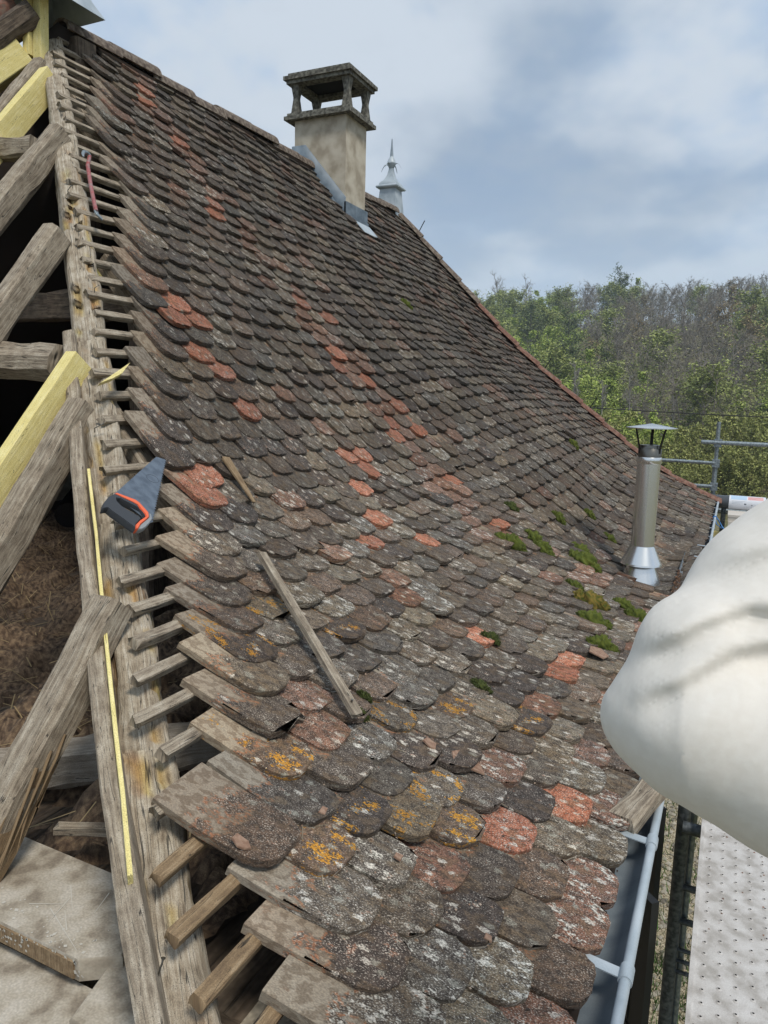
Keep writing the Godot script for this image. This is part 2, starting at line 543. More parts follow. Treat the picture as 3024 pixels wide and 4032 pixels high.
const ST_V := [0.0, 0.009, 0.026, 0.053, 0.15, 0.27]
func tile_shape(st: SurfaceTool, xf: Transform3D, cell: int, tint: Color, r: RandomNumberGenerator, w := 0.158, rough := 1.0) -> void:
	# measured up from the tail
	var ln := 0.27
	var th := 0.0165 + r.randf() * 0.004
	var blunt := r.randf() * 0.3
	var hw := [w * (0.14 + blunt * 0.4), w * (0.31 + blunt * 0.22), w * (0.43 + blunt * 0.1), w * 0.495, w * 0.5, w * 0.495]
	var cu := Vector2(cell % 8, cell / 8)
	var flip := -1.0 if r.randf() < 0.5 else 1.0
	var bow := r.randf_range(-0.002, 0.008)
	var twist := r.randf_range(-0.05, 0.05)
	var chip := [r.randf_range(-0.004, 0.004) * rough, r.randf_range(-0.004, 0.004) * rough, r.randf_range(-0.003, 0.003) * rough, r.randf_range(-0.003, 0.003) * rough]
	if r.randf() < 0.12: chip[r.randi() % 3] += r.randf_range(-0.016, 0.01)
	var b := 0.0022
	var rows := []
	for k in ST_V.size():
		var v: float = ST_V[k]
		var row := []
		for s in 4:
			var sx: float = [-1.0, -1.0, 1.0, 1.0][s]
			var inset: float = 0.0035 if (s == 1 or s == 2) else 0.0
			var x: float = sx * (hw[k] - inset) + (chip[(k + s) % 4] if k < 4 else 0.0)
			var vv: float = v + (chip[(k * 2 + s) % 4] if k < 3 else 0.0) + (0.003 if k == 0 and inset > 0 else 0.0)
			var h := 0.051 - 0.17 * vv - bow * sin(PI * vv / ln) + twist * x * (1.0 - vv / ln)
			if inset == 0.0: h -= b
			row.append([Vector3(x, vv, h), Vector2((cu.x + 0.5 + flip * x / 0.175) / 8.0, (cu.y + 0.985 - vv / 0.285) / 4.0)])
		for sx in [0, 3]:
			var q: Vector3 = row[sx][0]
			row.append([q - Vector3(0, 0, th), Vector2((cu.x + 0.5 + flip * q.x * (1.0 - 2.2 * th / maxf(hw[k], 0.03)) / 0.175) / 8.0, row[sx][1].y - (0.02 if k < 2 else 0.0))])
		rows.append(row)
	st.set_color(tint)
	var face := [[0, 1, 1], [1, 2, 1], [2, 3, 1], [3, 5, 2], [5, 4, 3], [4, 0, 4]]
	for k in range(1, rows.size()):
		for fc in face:
			st.set_smooth_group(fc[2])
			var a: Array = rows[k - 1][fc[0]]
			var c: Array = rows[k - 1][fc[1]]
			var d: Array = rows[k][fc[1]]
			var e: Array = rows[k][fc[0]]
			var out := Vector3.BACK
			if fc[2] == 2: out = Vector3.RIGHT - Vector3(0, 0.5, 0)
			if fc[2] == 4: out = Vector3.LEFT - Vector3(0, 0.5, 0)
			if fc[2] == 3: out = Vector3.FORWARD
			quad(st, xf * a[0], xf * c[0], xf * d[0], xf * e[0], xf.basis * out, a[1], c[1], d[1], e[1])
	for k in [0, rows.size() - 1]:
		st.set_smooth_group(6 + k)
		var w2: Array = rows[k]
		quad(st, xf * w2[0][0], xf * w2[3][0], xf * w2[5][0], xf * w2[4][0], xf.basis * (Vector3.DOWN if k == 0 else Vector3.UP), w2[0][1], w2[3][1], w2[5][1], w2[4][1])
		if k == 0: quad(st, xf * w2[0][0], xf * w2[1][0], xf * w2[2][0], xf * w2[3][0], xf.basis * Vector3(0, -0.4, 1), w2[0][1], w2[1][1], w2[2][1], w2[3][1])
	st.set_smooth_group(0)

# ------------------------------------------------------------------ organic shapes
# surface of a smooth union of tapered capsules [a, b, ra, rb, flatten]; `push` shifts the field at a point
func flesh(st: SurfaceTool, bones: Array, cell: float, blend: float, folded := false) -> void:
	var lo := Vector3.ONE * 1e9
	var hi := -lo
	for b in bones:
		var r: float = maxf(b[2], b[3]) + blend + cell * 3
		for p in [b[0], b[1]]:
			lo = lo.min(p - Vector3.ONE * r)
			hi = hi.max(p + Vector3.ONE * r)
	var n := Vector3i(((hi - lo) / cell).ceil()) + Vector3i.ONE
	var f := PackedFloat32Array()
	f.resize(n.x * n.y * n.z)
	f.fill(1.0)
	for b in bones:
		var r: float = maxf(b[2], b[3]) + blend * 1.5 + cell * 3
		var p0: Vector3 = b[0].min(b[1]) - Vector3.ONE * r
		var p1: Vector3 = b[0].max(b[1]) + Vector3.ONE * r
		var i0 := Vector3i(((p0 - lo) / cell).floor()).clamp(Vector3i.ZERO, n - Vector3i.ONE)
		var i1 := Vector3i(((p1 - lo) / cell).ceil()).clamp(Vector3i.ZERO, n - Vector3i.ONE)
		var ab: Vector3 = b[1] - b[0]
		var l2 := maxf(ab.length_squared(), 1e-9)
		var a: Vector3 = b[0]
		var ra: float = b[2]
		var rb: float = b[3]
		for k in range(i0.z, i1.z + 1):
			for j in range(i0.y, i1.y + 1):
				for i in range(i0.x, i1.x + 1):
					var p := lo + Vector3(i, j, k) * cell
					var t := clampf((p - a).dot(ab) / l2, 0, 1)
					var d := p.distance_to(a + ab * t) - lerpf(ra, rb, t)
					var id := (k * n.y + j) * n.x + i
					var g := f[id]
					var h := maxf(blend - absf(d - g), 0.0) / blend
					f[id] = minf(d, g) - h * h * blend * 0.25
	if folded:
		for k in n.z:
			for j in n.y:
				for i in n.x:
					var id := (k * n.y + j) * n.x + i
					if absf(f[id]) < 0.05: f[id] += sleeve_folds(lo + Vector3(i, j, k) * cell)
	var vid := PackedInt32Array()
	vid.resize(f.size())
	vid.fill(-1)
	var vp := PackedVector3Array()
	var vn := PackedVector3Array()
	var off := [0, 1, n.x, n.x + 1, n.x * n.y, n.x * n.y + 1, n.x * n.y + n.x, n.x * n.y + n.x + 1]
	var ed := [[0, 1], [2, 3], [4, 5], [6, 7], [0, 2], [1, 3], [4, 6], [5, 7], [0, 4], [1, 5], [2, 6], [3, 7]]
	for k in n.z - 1:
		for j in n.y - 1:
			for i in n.x - 1:
				var id := (k * n.y + j) * n.x + i
				var m := 0
				for c in 8:
					if f[id + off[c]] < 0.0: m |= 1 << c
				if m == 0 or m == 255: continue
				var s := Vector3()
				var cnt := 0
				for e in ed:
					var f0 := f[id + off[e[0]]]
					var f1 := f[id + off[e[1]]]
					if (f0 < 0.0) != (f1 < 0.0):
						var t := f0 / (f0 - f1)
						var q0 := Vector3(e[0] & 1, (e[0] >> 1) & 1, e[0] >> 2)
						var q1 := Vector3(e[1] & 1, (e[1] >> 1) & 1, e[1] >> 2)
						s += q0.lerp(q1, t)
						cnt += 1
				vid[id] = vp.size()
				vp.append(lo + (Vector3(i, j, k) + s / cnt) * cell)
				vn.append(Vector3((f[id + 1] + f[id + off[3]] + f[id + off[5]] + f[id + off[7]]) - (f[id] + f[id + off[2]] + f[id + off[4]] + f[id + off[6]]), (f[id + off[2]] + f[id + off[3]] + f[id + off[6]] + f[id + off[7]]) - (f[id] + f[id + 1] + f[id + off[4]] + f[id + off[5]]), (f[id + off[4]] + f[id + off[5]] + f[id + off[6]] + f[id + off[7]]) - (f[id] + f[id + 1] + f[id + off[2]] + f[id + off[3]])).normalized())
	for k in range(1, n.z - 1):
		for j in range(1, n.y - 1):
			for i in range(1, n.x - 1):
				var id := (k * n.y + j) * n.x + i
				for ax in 3:
					var o1: int = [1, n.x, n.x * n.y][ax]
					if (f[id] < 0.0) == (f[id + o1] < 0.0): continue
					var o2: int = [n.x, n.x * n.y, 1][ax]
					var o3: int = [n.x * n.y, 1, n.x][ax]
					var ids := [vid[id], vid[id - o2], vid[id - o2 - o3], vid[id - o3]]
					if f[id] >= 0.0: ids.reverse()
					if ids.has(-1): continue
					for q in [0, 2, 1, 0, 3, 2]:
						st.set_normal(vn[ids[q]])
						st.set_uv(Vector2(vp[ids[q]].x, vp[ids[q]].y))
						st.add_vertex(vp[ids[q]])

func lump(st: SurfaceTool, xf: Transform3D, r: Vector3, seed_: int, rough: float, col_a: Color, col_b: Color, spikes := 0) -> void:
	var nz := noise(FastNoiseLite.TYPE_SIMPLEX, 1.6, 3, seed_)
	var U := 20
	var V := 9
	var g := []
	for j in V + 1:
		var row := []
		for i in U:
			var th := PI * 0.56 * j / V
			var a := TAU * i / U
			var d := Vector3(sin(th) * cos(a), sin(th) * sin(a), cos(th))
			var k := 1.0 + rough * nz.get_noise_3d(d.x * 1.1 + seed_, d.y * 1.1, d.z * 1.1) * 2.0
			row.append([xf * (d * r * k), col_a.lerp(col_b, clampf(0.5 + nz.get_noise_3d(d.x * 3.0, d.y * 3.0, d.z * 3.0 + seed_) * 1.4, 0, 1)), xf.basis * d])
		g.append(row)
	for j in V:
		for i in U:
			var p := [g[j][i], g[j][(i + 1) % U], g[j + 1][(i + 1) % U], g[j + 1][i]]
			var o := [0, 1, 2, 0, 2, 3]
			if (p[2][0] - p[0][0]).cross(p[1][0] - p[0][0]).dot(p[2][2]) < 0: o = [0, 2, 1, 0, 3, 2]
			for q in o:
				st.set_color(p[q][1])
				st.add_vertex(p[q][0])
	for s in spikes:
		var d := Vector3(rng.randfn(), rng.randfn(), absf(rng.randfn()) * 0.9).normalized()
		var k := 1.0 + rough * nz.get_noise_3d(d.x * 1.1 + seed_, d.y * 1.1, d.z * 1.1) * 2.0
		var p: Vector3 = xf * (d * r * k * 0.97)
		var o2 := (xf.basis * (d + Vector3(rng.randfn(), rng.randfn(), rng.randfn()) * 0.35)).normalized() * rng.randf_range(0.003, 0.008)
		var sd := o2.cross(Vector3(rng.randfn(), rng.randfn(), rng.randfn())).normalized() * 0.0013
		st.set_color(col_a.lerp(col_b, rng.randf()))
		st.add_vertex(p - sd); st.add_vertex(p + sd); st.add_vertex(p + o2)

# ------------------------------------------------------------------ trees
func limb(st: SurfaceTool, p: Vector3, d: Vector3, ln: float, r: float, sides: int, segs: int, wig: float, r2: RandomNumberGenerator, rise := 0.0) -> Array:
	var pts := [p]
	var rad := [r]
	for i in segs:
		d = (d + Vector3(r2.randfn(), r2.randfn() + rise, r2.randfn()) * wig).normalized()
		p += d * ln / segs
		pts.append(p)
		rad.append(r * (1.0 - 0.72 * (i + 1.0) / segs))
	tube(st, pts, rad, sides, false)
	return [pts, rad]

func leafy(st: SurfaceTool, p: Vector3, n: int, spread: float, size: float, cols: Array, r2: RandomNumberGenerator) -> void:
	for i in n:
		var c := p + Vector3(r2.randfn(), r2.randfn() * 0.8, r2.randfn()) * spread
		var a := Vector3(r2.randfn(), r2.randfn(), r2.randfn()).normalized() * size * r2.randf_range(0.6, 1.3)
		var b := a.cross(Vector3(r2.randfn(), r2.randfn(), r2.randfn())).normalized() * size * 0.55
		st.set_color(cols[r2.randi() % cols.size()] * r2.randf_range(0.7, 1.25))
		st.add_vertex(c - a); st.add_vertex(c + b); st.add_vertex(c + a)
		st.add_vertex(c - a); st.add_vertex(c + a); st.add_vertex(c - b)

# returns [trunk mesh, crown mesh]; heights about 12 m
func tree_meshes(seed_: int, h: float, bare_to: float, width: float, leaves: int, leaf: float, cols: Array, bark: Color, stems := 1, fine := 4) -> Array:
	var r2 := RandomNumberGenerator.new()
	r2.seed = seed_
	var tr := mb()
	var cr := mb()
	for s in stems:
		var a0 := TAU * s / stems + r2.randf()
		var lean := Vector3(cos(a0), 0, sin(a0)) * (0.22 if stems > 1 else 0.05)
		tr.set_color(bark)
		var t := limb(tr, Vector3(cos(a0), 0, sin(a0)) * (0.25 if stems > 1 else 0.0) + Vector3(0, -0.4, 0), Vector3.UP + lean, h * r2.randf_range(0.86, 0.98), h * 0.0125 / sqrt(stems), 6, 8, 0.045, r2, 0.6)
		var tp: Array = t[0]
		var nb: int = 15 / (1 if stems == 1 else 2)
		for i in nb:
			var f := lerpf(bare_to, 0.97, (i + r2.randf()) / nb)
			var q := f * 8.0
			var k := mini(int(q), 7)
			var p: Vector3 = tp[k].lerp(tp[k + 1], q - k)
			var az := r2.randf() * TAU
			var up := lerpf(0.55, 1.5, f)
			var d := Vector3(cos(az), up, sin(az)).normalized()
			var l1 := width * h * lerpf(1.0, 0.45, (f - bare_to) / maxf(1.0 - bare_to, 0.1)) * r2.randf_range(0.6, 1.1)
			tr.set_color(bark)
			var b1 := limb(tr, p, d, l1, h * 0.0048 * (1.3 - f * 0.6), 4, 4, 0.16, r2, 0.5)
			for j in 6:
				var f2 := r2.randf_range(0.25, 1.0) * 4.0
				var k2 := mini(int(f2), 3)
				var p2: Vector3 = b1[0][k2].lerp(b1[0][k2 + 1], f2 - k2)
				var d2 := (d * 0.7 + Vector3(r2.randfn(), r2.randfn() * 0.7 + 0.5, r2.randfn()) * 0.75).normalized()
				cr.set_color(bark)
				var b2 := limb(cr, p2, d2, l1 * r2.randf_range(0.3, 0.6), h * 0.0018, 3, 3, 0.2, r2, 0.3)
				for m in 4:
					var p3: Vector3 = b2[0][mini(m, 3)]
					var d3 := (d2 + Vector3(r2.randfn(), r2.randfn() + 0.3, r2.randfn()) * 0.8).normalized()
					var l3 := l1 * r2.randf_range(0.14, 0.3)
					for u in fine:
						var d4 := (d3 + Vector3(r2.randfn(), r2.randfn() + 0.2, r2.randfn()) * 0.5).normalized()
						var sd := d4.cross(Vector3(r2.randfn(), r2.randfn(), r2.randfn())).normalized() * h * 0.0011
						var pb := p3 + d3 * l3 * 0.3 * u / fine
						cr.set_color(bark * 1.15)
						cr.add_vertex(pb - sd); cr.add_vertex(pb + sd); cr.add_vertex(pb + d4 * l3)
					if leaves > 0: leafy(cr, p3 + d3 * l3 * 0.6, leaves, l3 * 0.5, leaf, cols, r2)
	tr.generate_normals()
	cr.generate_normals()
	return [tr.commit(), cr.commit()]

func ground_y(x: float, z: float) -> float:
	var d := -z
	var h := 24.0 * smoothstep(58.0, 205.0, d) - 4.0 * smoothstep(200.0, 320.0, d)
	var side := 1.0 - 0.12 * smoothstep(-20.0, -90.0, x) + 0.03 * smoothstep(0.0, 60.0, x)
	return -4.6 + h * side + sin(x * 0.06) * 0.5 * smoothstep(50.0, 90.0, d)

func _ready() -> void:
	rng.seed = 4242
	# ---- camera, sky, sun, exposure
	var cam := Camera3D.new()
	cam.name = "camera"
	cam.fov = 69.38
	cam.near = 0.03
	cam.far = 900.0
	cam.basis = Basis(Vector3.UP, deg_to_rad(25.0546)) * Basis(Vector3.RIGHT, deg_to_rad(-8.8895)) * Basis(Vector3.BACK, deg_to_rad(1.4874))
	add_child(cam)
	cam.current = true
	var env := Environment.new()
	env.background_mode = Environment.BG_SKY
	var sky := Sky.new()
	var pano := PanoramaSkyMaterial.new()
	pano.panorama = tex(sky_image(), false)
	sky.sky_material = pano
	env.sky = sky
	env.background_energy_multiplier = 1.0
	env.tonemap_mode = Environment.TONE_MAPPER_LINEAR
	env.tonemap_exposure = 1.62
	env.sdfgi_enabled = true
	env.ssao_enabled = true
	env.ssil_enabled = true
	env.fog_enabled = true
	env.fog_density = 0.0007
	env.fog_light_color = Color(0.72, 0.79, 0.86)
	var we := WorldEnvironment.new()
	we.name = "world_environment"
	we.environment = env
	add_child(we)
	var sun := DirectionalLight3D.new()
	sun.name = "sun"
	sun.light_energy = 0.5
	sun.light_color = Color(1.0, 0.97, 0.92)
	sun.light_angular_distance = 14.0
	sun.shadow_enabled = true
	add_child(sun)
	sun.look_at_from_position(Vector3.ZERO, Vector3(-0.42, -0.85, -0.32))

	near_xy = rounded([Vector2(-0.142, -1.045), Vector2(-0.75, -0.85), Vector2(-1.6, -0.38), Vector2(-3.5, 1.95)], 0.35)
	far_xy = rounded([Vector2(-0.125, -1.05), Vector2(-0.82, -0.68), Vector2(-2.3, 0.6), Vector2(-3.5, 1.95)], 0.35)
	sag.seed = 3
	sag.frequency = 0.55
	materials()
	house = thing("old_house", "old house with dark clay tiled hipped roof stripped open at its near hip end", "house", Vector3.ZERO)
	build_ground()
	build_house_body()
	build_roof_timbers()
	build_tiles()
	build_chimney()
	build_flue_and_finials()
	build_gutter()
	build_scaffold()
	build_forest()
	build_loose_things()
	build_moss()
	build_person()

func materials() -> void:
	M.tile = tile_material()
	M.wood = wood_material(21, [c8(94, 84, 72), c8(134, 122, 106), c8(160, 149, 132), c8(186, 176, 160)], 6.0, 1.0)
	M.wood_dark = wood_material(61, [c8(52, 44, 38), c8(92, 80, 68), c8(122, 110, 96)], 8.0)
	M.wood_fresh = wood_material(81, [c8(98, 80, 60), c8(132, 111, 84), c8(156, 137, 110)], 5.0)
	M.wood_yellow = wood_material(101, [c8(210, 194, 124), c8(222, 208, 142), c8(232, 220, 166)], 1.5)
	M.rafter = wood_material(41, [c8(104, 92, 78), c8(150, 138, 120), c8(178, 168, 151), c8(204, 196, 182)], 11.0, 1.0)
	M.rafter.vertex_color_use_as_albedo = true
	M.board = wood_material(141, [c8(120, 110, 98), c8(152, 143, 130), c8(172, 164, 152)], 2.5)
	M.zinc = tri_mat(ramp_image(256, 0.012, 3, 201, [c8(120, 133, 144), c8(140, 152, 162), c8(156, 166, 174)], 0.05), 2.2, 0.45, 0.0, 0.25)
	M.zinc_dark = tri_mat(ramp_image(256, 0.012, 3, 203, [c8(88, 102, 114), c8(104, 118, 130), c8(118, 131, 142)], 0.05), 2.2, 0.55, 0.0, 0.05)
	M.zinc_white = tri_mat(ramp_image(256, 0.012, 3, 205, [c8(150, 162, 170), c8(166, 177, 185), c8(178, 187, 194)], 0.04), 2.0, 0.5, 0.0, 0.08)
	M.steel = mat(c8(230, 231, 230), 0.24, 0.92)
	M.steel_dull = mat(c8(120, 118, 112), 0.35, 0.9)
	M.black_metal = mat(c8(26, 26, 27), 0.5, 0.3)
	M.galv = tri_mat(ramp_image(256, 0.03, 3, 211, [c8(112, 122, 128), c8(140, 150, 154), c8(160, 168, 172)], 0.07), 4.0, 0.4, 0.0, 0.6)
	M.galv_dark = tri_mat(ramp_image(256, 0.03, 3, 215, [c8(62, 68, 72), c8(92, 98, 102), c8(112, 118, 122)], 0.07), 4.0, 0.5, 0.0, 0.5)
	M.deck = tri_mat(ramp_image(512, 0.02, 4, 221, [c8(166, 162, 157), c8(188, 185, 182), c8(200, 198, 196)], 0.06), 1.1, 0.6, 0.25)
	M.hole = mat(c8(24, 22, 22), 0.9)
	M.plaster = tri_mat(ramp_image(512, 0.008, 5, 231, [c8(158, 148, 131), c8(174, 164, 147), c8(186, 177, 160), c8(194, 186, 170)], 0.1), 1.1, 0.95, 2.0)
	M.concrete = tri_mat(ramp_image(256, 0.03, 5, 241, [c8(70, 68, 62), c8(104, 102, 94), c8(132, 130, 120)], 0.2), 2.5, 0.95, 4.0)
	M.soot = mat(c8(22, 21, 20), 1.0)
	M.ridge = tri_mat(ramp_image(256, 0.025, 5, 251, [c8(70, 60, 54), c8(106, 94, 84), c8(140, 130, 118)], 0.2), 3.4, 0.95, 3.0)
	M.hip = tri_mat(ramp_image(256, 0.022, 5, 255, [c8(70, 56, 50), c8(112, 78, 66), c8(134, 96, 82), c8(128, 116, 104)], 0.2), 3.4, 0.95, 3.0)
	M.wall = tri_mat(ramp_image(256, 0.02, 5, 261, [c8(140, 128, 108), c8(170, 160, 142), c8(184, 176, 160)], 0.15), 0.8, 0.95, 2.0)
	M.under = mat(c8(44, 36, 31), 0.95)
	M.shutter = mat(c8(40, 43, 48), 0.55)
	M.straw = tri_mat(ramp_image(512, 0.03, 5, 271, [c8(46, 36, 29), c8(82, 66, 53), c8(110, 92, 74), c8(134, 114, 90)], 0.35), 2.2, 1.0, 5.0)
	M.straw_bit = mat(c8(150, 132, 98), 0.9)
	M.black_plastic = mat(c8(14, 14, 16), 0.25)
	M.ground = tri_mat(ramp_image(512, 0.02, 5, 281, [c8(84, 88, 50), c8(104, 98, 66), c8(120, 108, 80)], 0.25), 0.35, 1.0, 3.0)
	M.gravel = tri_mat(ramp_image(512, 0.09, 4, 285, [c8(112, 104, 86), c8(164, 154, 132), c8(196, 188, 168)], 0.3), 0.7, 1.0, 6.0)
	M.leaf = mat(Color.WHITE, 0.8)
	M.leaf.vertex_color_use_as_albedo = true
	M.leaf.cull_mode = BaseMaterial3D.CULL_DISABLED
	M.leaf.backlight_enabled = true
	M.leaf.backlight = Color(0.1, 0.14, 0.04)
	M.bark = mat(Color.WHITE, 0.95)
	M.bark.vertex_color_use_as_albedo = true
	M.moss = mat(Color.WHITE, 1.0)
	M.moss.vertex_color_use_as_albedo = true
	M.cable = mat(c8(34, 34, 34), 0.7)
	M.clay_chip = tri_mat(ramp_image(128, 0.05, 3, 291, [c8(122, 94, 78), c8(142, 114, 96), c8(156, 132, 114)], 0.1), 8.0, 0.95, 2.0)
	M.cloth = tri_mat(ramp_image(512, 0.02, 3, 301, [c8(218, 213, 204), c8(221, 216, 208), c8(224, 220, 212)], 0.025), 9.0, 0.95)
	M.paint = mat(c8(190, 186, 176), 0.85)
	M.board_flat = tri_mat(ramp_image(512, 0.022, 5, 311, [c8(132, 122, 108), c8(160, 151, 136), c8(172, 164, 150), c8(182, 175, 163)], 0.1), 0.8, 0.95, 0.8)
	M.cloth.rim_enabled = true
	M.cloth.rim = 0.25
	M.skin = mat(c8(196, 150, 126), 0.6)
	M.denim = mat(c8(52, 58, 74), 0.9)

# ------------------------------------------------------------------ setting
func build_ground() -> void:
	var st := mb()
	var xs := []
	var zs := []
	for i in 61: xs.append(signf(i - 30) * (pow(absf(i - 30) / 30.0, 1.8) * 420.0))
	for j in 81: zs.append(60.0 - 660.0 * pow(j / 80.0, 1.25))
	for j in 80:
		for i in 60:
			var p := []
			for q in [[i, j], [i + 1, j], [i + 1, j + 1], [i, j + 1]]: p.append(Vector3(xs[q[0]], ground_y(xs[q[0]], zs[q[1]]), zs[q[1]]))
			quad(st, p[0], p[1], p[2], p[3], Vector3.UP)
	tag(obj("ground", st, M.ground), "", "", "", "structure")
	st = mb()
	var nz := noise(FastNoiseLite.TYPE_SIMPLEX, 0.8, 3, 77)
	for j in 40:
		var z := -4.2 - j * 0.3
		var a := -0.5
		var b := 1.3 + nz.get_noise_2d(z, 1) * 0.5
		var b2 := 1.3 + nz.get_noise_2d(z - 0.3, 1) * 0.5
		if j < 5:
			b = lerpf(-0.4, b, j / 5.0); b2 = lerpf(-0.4, b2, (j + 1) / 5.0)
		quad(st, Vector3(a, -4.592, z), Vector3(b, -4.592, z), Vector3(b2, -4.592, z - 0.3), Vector3(a, -4.592, z - 0.3), Vector3.UP)
	tag(obj("gravel_path", st, M.gravel), "", "", "", "structure")
	# pebbles and grass seen in the slot between gutter and scaffold
	st = mb()
	for i in 1500:
		var p := Vector3(rng.randf_range(-0.45, 0.7), -4.585, rng.randf_range(-11.0, -4.6))
		var r := rng.randf_range(0.012, 0.04)
		var g := rng.randf_range(0.16, 0.42)
		st.set_color(Color(g, g * 0.94, g * 0.8))
		for k in 4:
			var a := TAU * k / 4 + p.x * 9
			tri(st, p + Vector3(cos(a), 0, sin(a)) * r, p + Vector3(cos(a + 1.57), 0, sin(a + 1.57)) * r, p + Vector3(0, r * 0.8, 0), Vector3.UP)
	tag(obj("pebbles", st, M.moss), "pale loose pebbles on the gravel strip below the gutter", "gravel", "", "stuff")
	st = mb()
	for i in 6000:
		var p := Vector3(rng.randf_range(-0.5, 0.8), -4.6, rng.randf_range(-6.2, -2.4))
		if rng.randf() < 0.25: p = Vector3(rng.randf_range(-0.4, 0.8), -4.6, rng.randf_range(-10.5, -5.5)) + Vector3(0, 0, 0)
		var h := rng.randf_range(0.05, 0.16)
		var d := Vector3(rng.randfn(), 0, rng.randfn()).normalized()
		st.set_color(Color(0.05, 0.11, 0.022) * rng.randf_range(0.6, 1.7))
		st.add_vertex(p - d * 0.006); st.add_vertex(p + d * 0.006); st.add_vertex(p + Vector3(rng.randfn() * 0.04, h, rng.randfn() * 0.04))
	tag(obj("grass", st, M.leaf), "short green grass growing beside the gravel below the scaffold", "grass", "", "stuff")

func sheet(called: String, pts: Array, th: float, m: Material, parent: Node) -> MeshInstance3D:
	var st := mb()
	var n: Vector3 = (pts[1] - pts[0]).cross(pts[3] - pts[0]).normalized()
	if n.y < 0: n = -n
	var lo := []
	for p in pts: lo.append(p - n * th)
	quad(st, pts[0], pts[1], pts[2], pts[3], n)
	quad(st, lo[0], lo[1], lo[2], lo[3], -n)
	var c: Vector3 = (pts[0] + pts[1] + pts[2] + pts[3]) / 4
	for i in 4:
		var j := (i + 1) % 4
		quad(st, pts[i], pts[j], lo[j], lo[i], (pts[i] + pts[j]) / 2 - c)
	return obj(called, st, m, parent)

